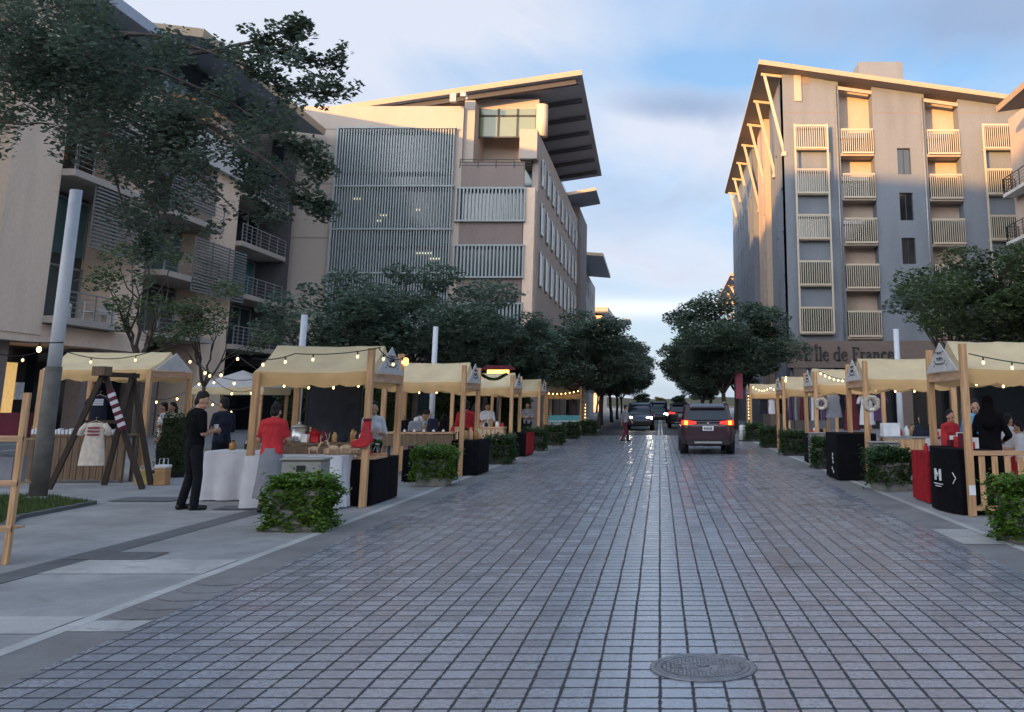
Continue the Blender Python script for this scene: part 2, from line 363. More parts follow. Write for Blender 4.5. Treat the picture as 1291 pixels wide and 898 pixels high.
    def build(s, name, mats, parent=None, bev=0, loc=None, fix=True):
        off = Vector((0, 0, 0)); p = parent
        if not isinstance(mats, (list, tuple)): mats = [mats]
        me = bpy.data.meshes.new(name)
        me.from_pydata([Vector(v) for v in s.v], [], s.f)
        for m in mats: me.materials.append(M[m] if isinstance(m, str) else m)
        me.polygons.foreach_set('material_index', s.m); me.polygons.foreach_set('use_smooth', s.sm)
        if fix and len(s.f) < 60000:
            bm = bmesh.new(); bm.from_mesh(me); bmesh.ops.recalc_face_normals(bm, faces=bm.faces); bm.to_mesh(me); bm.free()
        me.update()
        o = bpy.data.objects.new(name, me); COL.objects.link(o)
        if parent: o.parent = parent
        if loc is not None: o.location = loc
        if bev:
            b = o.modifiers.new('bevel', 'BEVEL'); b.width = bev; b.segments = 1; b.limit_method = 'ANGLE'
        return o
def tag(o, label=None, cat=None, group=None, kind=None):
    if label: o['label'] = label
    if cat: o['category'] = cat
    if group: o['group'] = group
    if kind: o['kind'] = kind
    return o
def empty(name, loc=(0, 0, 0), rz=0, label=None, cat=None, group=None):
    o = bpy.data.objects.new(name, None); COL.objects.link(o); o.location = loc; o.rotation_euler = (0, 0, rz); o.empty_display_size = .2
    return tag(o, label, cat, group)
KIDS = {}
def copy_tree(o, parent=None):
    c = o.copy(); COL.objects.link(c)
    if parent: c.parent = parent
    for ch in list(o.children): copy_tree(ch, c)
    return c
def again(o, loc, rz=0, label=None, group=None, sc=None):
    c = copy_tree(o); c.location = loc; c.rotation_euler = (0, 0, rz)
    if sc: c.scale = sc if isinstance(sc, tuple) else (sc, sc, sc)
    if label: c['label'] = label
    if group: c['group'] = group
    return c
class WB(MB):            # world-coordinate builder: vertices are stored relative to the thing's base
    def build(s, name, mats, parent=None, bev=0, **k):
        q = parent; off = Vector((0, 0, 0))
        while q: off += Vector(q.location); q = q.parent
        s.v = [tuple(Vector(v)-off) for v in s.v]
        return MB.build(s, name, mats, parent, bev, **k)
SKY_K, CL = .52, 2.08
# ---------------------------------------------------------------- sky and sun
SUN_AZ, SUN_EL = 35.0, 6.0     # sun behind the camera, to its left
W = bpy.data.worlds.new('World'); S.world = W; W.use_nodes = True
nt = W.node_tree; bg = nt.nodes['Background']
sky = _n(nt, 'ShaderNodeTexSky', sky_type='NISHITA'); sky.sun_disc = False
sky.sun_elevation = rad(SUN_EL); sky.sun_rotation = rad(180+SUN_AZ); sky.air_density = 1.0; sky.dust_density = .6; sky.ozone_density = 1.5
tc = _n(nt, 'ShaderNodeTexCoord'); sp = _n(nt, 'ShaderNodeSeparateXYZ'); nt.links.new(tc.outputs['Generated'], sp.inputs[0])
zz = mth(nt, 'ADD', mth(nt, 'MAXIMUM', sp.outputs['Z'], 0.0), .22)
cv = _n(nt, 'ShaderNodeCombineXYZ')
nt.links.new(mth(nt, 'DIVIDE', sp.outputs['X'], zz), cv.inputs[0]); nt.links.new(mth(nt, 'DIVIDE', sp.outputs['Y'], zz), cv.inputs[1])
def cloudnoise(scale, off, detail=7, rough=.55, st=(1, 1, 1), dist=.0):
    mp = _n(nt, 'ShaderNodeMapping'); mp.inputs['Location'].default_value = off; mp.inputs['Scale'].default_value = st
    nt.links.new(cv.outputs[0], mp.inputs[0]); z = _n(nt, 'ShaderNodeTexNoise'); z.inputs['Scale'].default_value = scale
    z.inputs['Detail'].default_value = detail; z.inputs['Roughness'].default_value = rough; z.inputs['Distortion'].default_value = dist
    nt.links.new(mp.outputs[0], z.inputs['Vector']); return z.outputs['Fac']
def blob(x, y, rx, ry, amp):      # a soft cloud bank centred on a direction
    d = ray(x, y).normalized(); az, el = math.atan2(d.x, d.y), math.asin(d.z)
    a = mth(nt, 'DIVIDE', mth(nt, 'SUBTRACT', mth(nt, 'ARCTAN2', sp.outputs['X'], sp.outputs['Y']), az), rx/F)
    e = mth(nt, 'DIVIDE', mth(nt, 'SUBTRACT', mth(nt, 'ARCSINE', sp.outputs['Z']), el), ry/F)
    g = mth(nt, 'EXPONENT', mth(nt, 'MULTIPLY', mth(nt, 'ADD', mth(nt, 'MULTIPLY', a, a), mth(nt, 'MULTIPLY', e, e)), -1.0))
    return mth(nt, 'MULTIPLY', g, amp)
n1 = cloudnoise(1.15, (3.1, 7.4, 0), st=(1.0, .55, 1), dist=.5)
n2 = cloudnoise(2.6, (9.3, 1.2, 4), st=(.8, .5, 1), dist=.6)
veil = mth(nt, 'ADD', mth(nt, 'MULTIPLY', n1, .8), mth(nt, 'ADD', mth(nt, 'MULTIPLY', n2, .55), -.10))
veil = mth(nt, 'ADD', veil, mth(nt, 'ADD', blob(380, 60, 330, 150, .42), mth(nt, 'ADD', blob(790, 330, 200, 70, .20), blob(840, 175, 130, 55, .30))))
veil = mth(nt, 'ADD', veil, mth(nt, 'ADD', blob(600, 90, 130, 35, -.18), mth(nt, 'ADD', blob(930, 90, 180, 30, -.20), blob(1230, 80, 130, 50, -.16))))
veil_m = ramp(nt, veil, [(.46, 0.0), (.80, 1.0)])
dark = mth(nt, 'ADD', mth(nt, 'MULTIPLY', n2, .75), mth(nt, 'ADD', blob(860, 135, 130, 24, .30), mth(nt, 'ADD', blob(1210, 12, 280, 60, .40), mth(nt, 'ADD', blob(690, 215, 120, 22, .10), blob(790, 250, 120, 40, .08)))))
dark_m = ramp(nt, dark, [(.46, 0.0), (.72, .85)])
low = blob(790, 388, 150, 12, .95)
skyc = mixc(nt, 1.0, sky.outputs[0], (SKY_K*.88, SKY_K*1.0, SKY_K*1.16), 'MULTIPLY')
c = mixc(nt, .60, skyc, (CL*.40, CL*.69, CL*1.13))
c = mixc(nt, mth(nt, 'MULTIPLY', veil_m, .88), c, (CL*.88, CL*.92, CL*1.04))
c = mixc(nt, dark_m, c, (CL*.36, CL*.49, CL*.74))
c = mixc(nt, low, c, (CL*1.12, CL*1.18, CL*1.28))
sund = mth(nt, 'ADD', mth(nt, 'MULTIPLY', sp.outputs['X'], -math.sin(rad(SUN_AZ))), mth(nt, 'MULTIPLY', sp.outputs['Y'], -math.cos(rad(SUN_AZ))))
glow = mth(nt, 'MULTIPLY', mth(nt, 'POWER', mth(nt, 'MAXIMUM', sund, 0.0), 1.5), mth(nt, 'EXPONENT', mth(nt, 'MULTIPLY', sp.outputs['Z'], -2.6)))
gn = _n(nt, 'ShaderNodeVectorMath', operation='SCALE'); gn.inputs[0].default_value = (CL*10.0, CL*9.6, CL*9.4); nt.links.new(glow, gn.inputs['Scale'])
c = mixc(nt, 1.0, c, gn.outputs[0], 'ADD')
nt.links.new(c, bg.inputs['Color']); bg.inputs['Strength'].default_value = .1
sd = Vector((math.sin(rad(SUN_AZ))*math.cos(rad(SUN_EL)), math.cos(rad(SUN_AZ))*math.cos(rad(SUN_EL)), -math.sin(rad(SUN_EL))))
sl = bpy.data.lights.new('sun', 'SUN'); sl.energy = 2.0; sl.angle = rad(.5); sl.color = (.92, .44, .10)
so = bpy.data.objects.new('sun', sl); COL.objects.link(so); so.rotation_euler = sd.to_track_quat('-Z', 'Y').to_euler(); so.location = (-60, -80, 60)
S.view_settings.view_transform = 'Standard'; S.view_settings.look = 'None'; S.view_settings.exposure = 2.15; S.view_settings.gamma = 1
S.render.engine = 'CYCLES'
cy = S.cycles; cy.use_denoising = True; cy.max_bounces = 6; cy.diffuse_bounces = 3; cy.glossy_bounces = 3; cy.transmission_bounces = 3
cy.sample_clamp_indirect = 4; cy.caustics_reflective = False; cy.caustics_refractive = False
# ---------------------------------------------------------------- ground
def sheet(name, m, x0, x1, y0, y1, z):
    return tag(MB().quad((x0, y0, z), (x1, y0, z), (x1, y1, z), (x0, y1, z)).build(name, m, fix=False), kind='structure')
sheet('ground', 'ground', -900, 900, -300, 1500, -.03)
sheet('paver_road', 'pavers', -3.82, 3.5, -12, 54, 0)
sheet('asphalt_road', 'asphalt', -3.82, 3.5, 54, 420, -.002)
for s, a, b, c in ((-1, -3.82, -4.28, -4.40), (1, 3.5, 4.05, 4.16)):
    sheet('gutter', 'gutter', min(a, b), max(a, b), -12, 420, .0)
    sheet('kerb_strip', 'kerb', min(b, c), max(b, c), -12, 420, .002)
sheet('pavement', 'pavement', -60, -4.40, -12, 420, 0); sheet('pavement', 'pavement', 4.16, 60, -12, 420, 0)
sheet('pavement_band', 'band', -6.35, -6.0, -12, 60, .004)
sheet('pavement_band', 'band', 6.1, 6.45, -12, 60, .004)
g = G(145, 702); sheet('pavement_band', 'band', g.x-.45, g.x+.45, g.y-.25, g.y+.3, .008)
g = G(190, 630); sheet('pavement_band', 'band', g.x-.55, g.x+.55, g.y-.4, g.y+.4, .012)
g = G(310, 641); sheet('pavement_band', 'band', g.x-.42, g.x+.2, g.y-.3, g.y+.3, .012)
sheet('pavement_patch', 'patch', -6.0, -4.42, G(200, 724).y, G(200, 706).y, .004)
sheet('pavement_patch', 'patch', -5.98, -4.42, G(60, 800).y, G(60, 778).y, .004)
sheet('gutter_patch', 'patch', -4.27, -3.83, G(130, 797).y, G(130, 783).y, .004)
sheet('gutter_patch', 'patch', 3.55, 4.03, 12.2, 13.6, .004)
for x in (-.12, .06): sheet('lane_line', 'white_line', x, x+.1, 54.2, 140, .003)
dg_ = empty('drain', (-4.0, 8.6, 0), 0, 'row of curved dark drain grooves worn across the left gutter', 'drain')
for k in range(6):
    dr = WB()
    y = 7.7+k*.36
    pts = [(-4.24+.06*t, y+.10*((t/7-.5)**2)*4-.05*t/7, .001) for t in range(8)]
    dr.tube(pts, [.002]+[.005+.003*(k % 2)]*6+[.002], 5); dr.build('groove', 'band', dg_)
# manhole
mc = (G(818, 841)+G(955, 841))*.5; mr = .33
mh = empty('manhole_cover', (mc.x, mc.y-.02, 0), 0, 'round cast iron manhole cover set in the pavers', 'manhole')
MB().lathe([(0.001, .006), (mr*.80, .006), (mr*.80, .010), (mr*.86, .010), (mr*.87, .002), (mr*.90, .002), (mr*.91, .010), (mr, .010), (mr+.004, .001)], n=48).build('cover_ring', 'iron', mh)
rb = MB()
for k in range(-10, 11):
    x = k*.024; h = math.sqrt(max(0, (mr*.74)**2-x*x))
    seg = [(-h, h)]
    if abs(x) < .085: seg = [(-h, -.075), (.06, h)]
    if .12 < abs(x) < .2: seg = [(-h, -.06), (.06, h)]
    for a, b in seg:
        if b-a > .03:
            n = max(1, int((b-a)/.035))
            for i in range(n): rb.box(x-.009, x+.009, a+(b-a)*i/n, a+(b-a)*(i+.72)/n, .006, .0105)
rb.build('raised_grid', 'iron', mh)
lt = MB()
for ox, seq in ((-.16, [((-.03, -.04), (-.03, .04)), ((-.03, .04), (.03, .04)), ((-.03, 0), (.02, 0)), ((.03, .04), (.03, -.04))]), (0, [((-.045, -.045), (-.045, .045)), ((-.045, .045), (0, -.01)), ((0, -.01), (.045, .045)), ((.045, .045), (.045, -.045))])):
    for a, b in seq: lt.bar((ox+a[0], a[1], .009), (ox+b[0], b[1], .009), .012, .006)
lt.build('raised_mark', 'iron', mh)
# grass bed at the foot of the near lamp post
gp = [G(0, 668), G(20, 655), G(118, 636), G(60, 628), G(-60, 628), G(-200, 640), G(-200, 690)]
pts = [(p.x, p.y) for p in gp]
tag(MB().prism(pts, .0, .03, 'z').build('planting_bed', 'soil'), kind='structure')
ed = MB()
for i in range(len(pts)):
    a, b = pts[i], pts[(i+1) % len(pts)]
    ed.bar((*a, .02), (*b, .02), .10, .07)
tag(ed.build('bed_edging', 'band'), kind='structure')
def inpoly(x, y, q):
    r = False
    for i in range(len(q)):
        (xa, ya), (xb, yb) = q[i], q[(i+1) % len(q)]
        if (ya > y) != (yb > y) and x < (xb-xa)*(y-ya)/(yb-ya)+xa: r = not r
    return r
gb = MB(); bx = [p[0] for p in pts]; by = [p[1] for p in pts]
k = 0
while k < 9000:
    x, y = R.uniform(min(bx), max(bx)), R.uniform(min(by), max(by))
    if not inpoly(x, y, pts): continue
    k += 1
    a = R.uniform(0, 6.28); h = R.uniform(.04, .09); w = .008; dx, dy = math.cos(a), math.sin(a); l = R.uniform(-.03, .03)
    gb.add([(x-dx*w, y-dy*w, .03), (x+dx*w, y+dy*w, .03), (x+l*dy, y+l*dx, .03+h)], [(0, 1, 2)])
tag(gb.build('grass', 'grass', fix=False), 'short green grass in the bed round the lamp post', 'grass', kind='stuff')

# added ridge behind the camera, out of view, shaped to cast the street's shadow line
hl = MB(); V = []; nn = 60; c0 = V_ = Vector((-71, -56, 0)); dv = Vector((math.cos(rad(SUN_AZ)), -math.sin(rad(SUN_AZ)), 0)); bk = Vector((-math.sin(rad(SUN_AZ)), -math.cos(rad(SUN_AZ)), 0))
for i in range(nn+1):
    u = -170+340*i/nn; h = 33.0+.06*u+2.2*noise.noise(Vector((u*.06, 2.1, 0)))+1.3*noise.noise(Vector((u*.21, 5.1, 0)))
    for d_, f in ((-16, 0), (-7, .55), (-1.5, .95), (0, 1), (14, .85), (60, .4), (110, 0)):
        V.append(c0+dv*u+bk*d_+Vector((0, 0, h*f-.03)))
hl.add(V, [(i*7+j, (i+1)*7+j, (i+1)*7+j+1, i*7+j+1) for i in range(nn) for j in range(6)], 0, True)
tag(hl.build('ridge_mesh', 'ground'), kind='structure')

fh = MB(); V = []
for i in range(81):
    x = -420+840*i/80; h = 6.5+3.0*noise.noise(Vector((x*.018, 3.3, 0)))+abs(x)*.02
    V += [(x, 880, -.03), (x, 900, h), (x, 960, h*.7), (x, 1080, -.03)]
fh.add(V, [(i*4+j, (i+1)*4+j, (i+1)*4+j+1, i*4+j+1) for i in range(80) for j in range(3)], 0, True)
tag(fh.build('ridge_mesh', 'hill_green'), kind='structure')
# ---------------------------------------------------------------- buildings
def facade(wb, o, ud, wdt, z0, z1, ops, depth=.25, mi=0, top=None):
    """wall sheet with real openings; ops = (u0,u1,v0,v1); o = origin at ground, ud = unit direction along the wall; recess goes to the wall's back"""
    o = Vector(o); ud = Vector(ud); nb = Vector((-ud.y, ud.x, 0))     # pointing into the building
    us = sorted({0.0, wdt, *[a for q in ops for a in q[:2]]}); vs = sorted({z0, z1, *[a for q in ops for a in q[2:]]})
    pt = lambda u, v, d=0: o+ud*u+nb*d+Vector((0, 0, v))
    for i in range(len(us)-1):
        for j in range(len(vs)-1):
            uc, vc = (us[i]+us[i+1])/2, (vs[j]+vs[j+1])/2
            if any(q[0] < uc < q[1] and q[2] < vc < q[3] for q in ops): continue
            wb.quad(pt(us[i], vs[j]), pt(us[i+1], vs[j]), pt(us[i+1], vs[j+1]), pt(us[i], vs[j+1]), mi=mi)
    for a, b, c, d in ops:
        for q in (((a, c), (b, c)), ((b, c), (b, d)), ((b, d), (a, d)), ((a, d), (a, c))):
            (u0, v0), (u1, v1) = q
            wb.quad(pt(u0, v0), pt(u1, v1), pt(u1, v1, depth), pt(u0, v0, depth), mi=mi)
    return pt
def windows(root, pt, ops, gm='glass', fm='rail_grey', depth=.16, mull=1, name='window'):
    for a, b, c, d in ops:
        fr = WB(); t = .05
        p = lambda u, v, dd: pt(u, v, dd)
        def hb(u0, u1, v0, v1):
            A = [pt(u, v, dd) for dd in (depth-.05, depth+.03) for (u, v) in ((u0, v0), (u1, v0), (u1, v1), (u0, v1))]
            fr.add(A, [(0, 1, 2, 3), (7, 6, 5, 4), (0, 4, 5, 1), (1, 5, 6, 2), (2, 6, 7, 3), (3, 7, 4, 0)])
        hb(a, b, c, c+t); hb(a, b, d-t, d); hb(a, a+t, c+t, d-t); hb(b-t, b, c+t, d-t)
        for k in range(1, mull): u = a+(b-a)*k/mull; hb(u-t/2, u+t/2, c+t, d-t)
        f = fr.build(name, fm, root)
        WB().quad(pt(a+t*.5, c+t*.5, depth), pt(b-t*.5, c+t*.5, depth), pt(b-t*.5, d-t*.5, depth), pt(a+t*.5, d-t*.5, depth)).build('pane', gm, f, fix=False)
def fins(root, x0, x1, y, z0, z1, n, m, w=.07, d=.16, rails=True, name='balcony_screen', ax='x'):
    b = WB()
    for k in range(n+1):
        u = x0+(x1-x0)*k/n
        if ax == 'x': b.box(u-w/2, u+w/2, y-d/2, y+d/2, z0, z1)
        else: b.box(y-d/2, y+d/2, u-w/2, u+w/2, z0, z1)
    if rails:
        for z in (z0, z1):
            if ax == 'x': b.box(x0-w*.7, x1+w*.7, y-d*.62, y+d*.62, z-.06, z+.06)
            else: b.box(y-d*.62, y+d*.62, x0-w*.7, x1+w*.7, z-.06, z+.06)
    return b.build(name, m, root)
def railing(root, pts, m='rail', h=1.05, n=5, name='railing', step=1.4):
    b = WB()
    for i in range(len(pts)-1):
        p, q = Vector(pts[i]), Vector(pts[i+1]); L = (q-p).length; k = max(1, round(L/step))
        for j in range(k+1): c = p.lerp(q, j/k); b.bar(c, c+Vector((0, 0, h)), .045, .045)
        for j in range(n): z = Vector((0, 0, h*(j+1)/n)); b.bar(p+z, q+z, .05 if j == n-1 else .025)
    return b.build(name, m, root)
def slabroof(wb, quad, th, mi_top=0, mi_bot=1, mi_edge=2):
    q = [Vector(p) for p in quad]; n = (q[1]-q[0]).cross(q[3]-q[0]).normalized()
    if n.z < 0: n = -n
    l = [p-n*th for p in q]
    wb.add(q, [(0, 1, 2, 3)], mi_top); wb.add(l, [(3, 2, 1, 0)], mi_bot)
    for i in range(4):
        j = (i+1) % 4; wb.add([q[i], q[j], l[j], l[i]], [(0, 1, 2, 3)], mi_edge)
    return n
# ---- office building on the left of the street end
FY = 66.0
XW = P(580, 250, FY).x; XS = P(674, 300, FY).x; YE = PX(728, 300, XS).y
zf = lambda y, Y=FY: P(620, y, Y).z
xf = lambda x, y=250, Y=FY: P(x, y, Y).x
ob = empty('office_building', (XS, FY, 0), 0, 'taupe office block with fin screens and large tilted roof beside left trees', 'building')
wl = WB()
XL = -38.0
lx0, lx1 = xf(426), xf(570); lz0, lz1 = zf(452), zf(163)
zt = zf(134)
pt = facade(wl, (XL, FY, 0), (1, 0, 0), XW-XL, 0, zt, [(lx0-XL, lx1-XL, lz0, lz1-.2)], .5)
wl.quad((XL, FY, zt), (XW, FY, zt), (XW, FY+9, zt), (XL, FY+9, zt))
wl.quad((XW, FY, 0), (XW, FY+4, 0), (XW, FY+4, zt), (XW, FY, zt))
# terrace recess and back walls
tz = zf(237)
wl.quad((XW, FY+4, tz), (XS, FY+4, tz), (XS, FY+4, zf(165)), (XW, FY+4, zf(165)))
wl.box(XW+.02, XS-.02, FY+.6, YE, 4, tz-.01, 0)       # body behind the balconies
wl.box(XW+.02, XS-1.5, FY+4.02, YE, tz, zt+.4, 0)
wl.box(XL, XW, FY+.6, YE, 0, zt-.1, 0)
wl.build('wall', 'taupe', ob)
# panel joints on the blank wall
pj = WB()
for y in (163, 232, 300):
    pj.box(XL, xf(420), FY-.012, FY+.01, zf(y)-.03, zf(y)+.03)
pj.box(xf(420)-.03, xf(420)+.03, FY-.012, FY+.01, 0, zf(163))
pj.build('panel_joint', 'taupe2', ob)
# glass behind the tall screen, floor plates, office lamps
WB().quad((lx0, FY+.45, lz0), (lx1, FY+.45, lz0), (lx1, FY+.45, lz1), (lx0, FY+.45, lz1)).build('glass_wall', 'glass_teal', ob, fix=False)
fp = WB()
for y in (218, 236, 290, 312, 365, 388): fp.box(lx0, lx1, FY+.32, FY+.44, zf(y)-.14, zf(y)+.14)
fp.build('floor_plate', 'glass_dark', ob)
for (x, y, w) in ((449, 249, 11), (483, 270, 8), (526, 263, 8), (478, 277, 8), (536, 318, 20), (550, 325, 16)):
    WB().box(xf(x)-w*.026, xf(x)+w*.026, FY+.36, FY+.43, zf(y)-.07, zf(y)+.05).build('office_lamp', 'ceiling_lamp', ob)
fs = fins(ob, lx0, lx1, FY-.25, lz0, lz1, 42, 'fin', .075, .2, False, 'fin_screen')
fr = WB()
for y in (163, 236, 290, 345, 400): fr.box(lx0-.25, lx1+.15, FY-.42, FY-.12, zf(y)-.05, zf(y)+.05)
fr.box(lx0-.3, lx0-.14, FY-.4, FY-.1, lz0, lz1)
fr.build('screen_frame', 'fin', ob)
# balcony stack
bx0, bx1 = xf(580), xf(660)
for (ya, yb) in ((204, 238), (280, 309), (350, 382), (424, 452)):
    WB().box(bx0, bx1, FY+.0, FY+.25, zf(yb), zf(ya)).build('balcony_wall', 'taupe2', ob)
for (ya, yb) in ((238, 279), (310, 350), (383, 424)):
    WB().quad((bx0, FY+.5, zf(yb)), (bx1, FY+.5, zf(yb)), (bx1, FY+.5, zf(ya)), (bx0, FY+.5, zf(ya))).build('balcony_glass', 'glass_teal', ob, fix=False)
    fins(ob, xf(576), xf(662), FY-.18, zf(yb), zf(ya), 19, 'fin', .11, .18)
railing(ob, [(bx0-.1, FY-.02, zf(212)), (XS-.3, FY-.02, zf(212)), (XS-.3, FY+4, zf(212))], h=.6, n=3)
WB().box(xf(614)-.7, xf(614)+.5, FY+3.9, FY+3.96, tz, zf(190)).build('terrace_door', 'glass_dark', ob)
WB().box(xf(650)-.6, xf(650)+.7, FY+3.9, FY+3.96, tz, zf(190)).build('terrace_window', 'glass_teal', ob)
gf = WB(); gf.box(XL, XS+.0, FY-.12, FY-.04, 0, 4.4); gf.build('shopfront', 'glass_dark', ob)
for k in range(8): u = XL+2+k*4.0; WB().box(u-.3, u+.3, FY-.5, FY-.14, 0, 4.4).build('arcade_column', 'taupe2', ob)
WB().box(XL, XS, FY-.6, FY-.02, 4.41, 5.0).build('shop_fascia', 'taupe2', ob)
# corner column and lit parapet block
cc = WB(); cc.box(xf(661), XS-.05, FY-.05, FY+.9, 0, tz+.01); cc.build('corner_column', 'peach', ob)
pb = WB(); pb.box(xf(655, 180), XS+.0, FY-.03, FY+7, zf(200), zf(163)); pb.build('parapet_block', 'taupe', ob)
WB().box(XS-1.4, XS+.0, FY+7.02, YE-.3, tz, zf(163)).build('parapet_wall', 'taupe', ob)
rc = WB(); rc.lathe([(.42, 0), (.42, zf(122)-zf(163))], (xf(679, 145), FY+2, zf(163)), 14); rc.build('round_column', 'peach', ob)
# glazed penthouse room under the roof
gx0, gx1 = xf(598, 145), xf(672, 145)
WB().box(gx0, gx1, FY+2.0, FY+2.1, zf(163), zf(127)).build('penthouse_glass', 'glass_green', ob)
gm = WB()
for k in range(4): u = gx0+(gx1-gx0)*k/3; gm.box(u-.06, u+.06, FY+1.9, FY+2.0, zf(163), zf(127))
gm.box(gx0, gx1, FY+1.9, FY+2.0, zf(136)-.05, zf(136)+.05); gm.box(gx0-.1, gx1+.1, FY+1.88, FY+2.02, zf(163)-.1, zf(163))
gm.build('penthouse_frame', 'rail', ob)
WB().box(gx0-.3, XS-.2, FY+2.0, FY+6, zf(127), zf(114)).build('penthouse_lintel', 'taupe', ob)
WB().box(XW-.0, gx0-.02, FY+.3, FY+4, tz, zt+.5).build('penthouse_wall', 'taupe', ob)
WB().box(gx0+.02, XS-1.0, FY+4.1, YE-1, zt-.4, zf(114)-.3).build('attic_storey', 'glass_dark', ob)
# street side
side = WB(); L = YE-FY-.9
bot = lambda u: zf(398)+.0
ops = []
for (ya, yb) in ((217, 250), (272, 310), (331, 372)):
    z1, z0 = PX(690, ya, XS).z, PX(690, yb, XS).z
    for k in range(9):
        u = 1.6+k*(L-4)/8.3; ops.append((u, u+1.3, z0, z1))
zS0 = PX(676, 395, XS).z; zS1 = zf(200)
pt2 = facade(side, (XS+.03, FY+.9, 0), (0, 1, 0), L, zS0, zS1, ops, .25)
side.quad((XS+.03, FY+.9, zS0), (XS-3, FY+.9, zS0), (XS-3, YE, zS0), (XS+.03, YE, zS0))
side.quad((XS+.03, FY+.9, zS0), (XS+.03, FY+.9, zS1), (XS-.4, FY+.9, zS1), (XS-.4, FY+.9, zS0))
side.build('side_wall', 'taupe', ob)
windows(ob, pt2, ops, 'glass_teal', 'white_frame', -.10)
WB().box(XS-.5, XS+.35, YE-.5, YE+1.5, 0, zS1+.6).build('downpipe_fin', 'taupe2', ob)
WB().box(XS-4, XS-2.2, FY+2, YE, 0, zS0).build('shopfront', 'glass_dark', ob)
for k in range(5): WB().box(XS-.7, XS-.2, FY+3+k*6, FY+3.5+k*6, 0, zS0).build('arcade_column', 'taupe', ob)
# the tilted roof
a = P(733, 88, FY+.2); b = P(758, 217, 1.0)
XR = a.x; YR = PX(758, 217, XR).y
zr = a.z; sl_ = P(460, 128, FY+.2); k = (zr-sl_.z)/(XR-sl_.x)
zl = zr-k*(XR-XL)
zfar = PX(758, 217, XR).z; dz = zfar-zr
rf = WB()
slabroof(rf, [(XL, FY+.2, zl), (XR, FY+.2, zr), (XR, YR, zr+dz), (XL, YR, zl+dz)], .38, 0, 1, 2)
rfo = rf.build('roof', ['roof_edge', 'soffit', 'roof_edge'], ob)
for i in range(7):
    ribs = WB(); y = FY+1+(YR-FY-3)*i/6; zz_ = dz*(y-FY)/(YR-FY)
    ribs.bar((XS-5, y, zr+zz_-k*(XR-XS+5)-.62), (XR-.25, y, zr+zz_-k*.25-.55), .25, .30); ribs.build('roof_rib', 'soffit_dark', rfo)
fb = WB(); fb.bar((XL, FY+.8, zl-.62), (XR-.4, FY+.8, zr-.62-k*.4), .25, .4); fb.build('roof_beam', 'soffit_dark', rfo)
bl = WB(); bl.box(xf(566), xf(574), FY-1.2, FY-.8, zf(131)-.2, zf(124)); bl.build('floodlight', 'rail_grey', ob)
bl = WB(); bl.box(xf(579), xf(586), FY-1.2, FY-.8, zf(128), zf(122)); bl.bar((xf(586), FY-1, zf(124)), (xf(587), FY-1, zf(131)), .12); bl.build('floodlight', 'rail_grey', ob)
# ---- further left row
def far_block(x0, x1, y0, y1, z, wallm, label, roof, storeys=5, name='office_building'):
    r = empty(name, ((x0+x1)/2, y0, 0), 0, label, 'building', 'buildings far along the street')
    w = WB(); s = 1 if x1 > 0 and x0 > 0 else -1
    fx = x0 if s > 0 else x1
    ops = []; L = y1-y0; h = (z-5)/storeys
    for f in range(storeys):
        for k in range(6): u = 1.5+k*(L-3)/6; ops.append((u, u+1.1, 4.6+f*h, 4.6+f*h+h*.55))
    o, d = ((fx, y0, 0), (0, 1, 0)) if s < 0 else ((fx, y1, 0), (0, -1, 0))
    p = facade(w, o, d, L, 0, z, ops, .3); w.box(x0+(.5 if s > 0 else 0), x1-(.5 if s < 0 else 0), y0, y1, 0, z)
    w.quad((x0, y0-.02, 0), (x1, y0-.02, 0), (x1, y0-.02, z), (x0, y0-.02, z))
    w.build('wall', wallm, r); windows(r, p, ops, 'glass', 'fin', .2)
    for q, th in roof:
        b = WB(); slabroof(b, q, th); b.build('roof', ['roof_edge', 'soffit', 'roof_edge'], r)
    return r
def canopy_quad(pts, Y0, Y1):     # near-edge seen points at Y0, far edge at Y1
    return pts
p1 = P(752, 239, 98); 
cp = WB(); slabroof(cp, [(XS-3, 97, p1.z-.9), (p1.x, 97, p1.z), (p1.x, 104, p1.z), (XS-3, 104, p1.z-.9)], .3); cp.build('canopy', ['roof_edge', 'soffit', 'roof_edge'], ob)
WB().box(XS-8, XS+.1, YE+.9, 112, 0, p1.z-1.2).build('rear_wing', 'taupe2', ob)
p2 = P(765, 331, 125); p2b = P(727, 320, 125)
far_block(-24, p2.x-2.8, 118, 146, p2.z-.8, 'taupe', 'pale far office with flat pointed canopy roof, second on the left', [([(-26, 117, p2b.z), (p2.x, 117, p2.z), (p2.x, 135, p2.z-.4), (-26, 135, p2b.z)], .35)])
p3 = P(737, 344, 160); p3b = P(748, 365, 185)
far_block(-26, p3b.x-2.4, 160, 186, p3b.z-1.5, 'taupe2', 'grey far office with tilted roof, third on the left', [([(-30, 158, p3.z-1.5), (p3b.x, 158, p3.z), (p3b.x, 187, p3.z), (-30, 187, p3.z-1.5)], .5)])
p4 = P(768, 389, 215)
hb_ = far_block(-30, p4.x-1.4, 214, 236, p4.z-1.6, 'peach', 'small far house with sunlit wall and tiled roof, last on the left', [([(-32, 210, p4.z), (p4.x, 210, p4.z-.2), (p4.x+1.5, 240, p4.z-1.6), (-32, 240, p4.z)], .9), ([(p4.x, 226, p4.z-1.7), (p4.x+4.2, 226, p4.z-1.2), (p4.x+4.2, 240, p4.z-1.3), (p4.x, 240, p4.z-1.8)], .3)], 4, 'house')
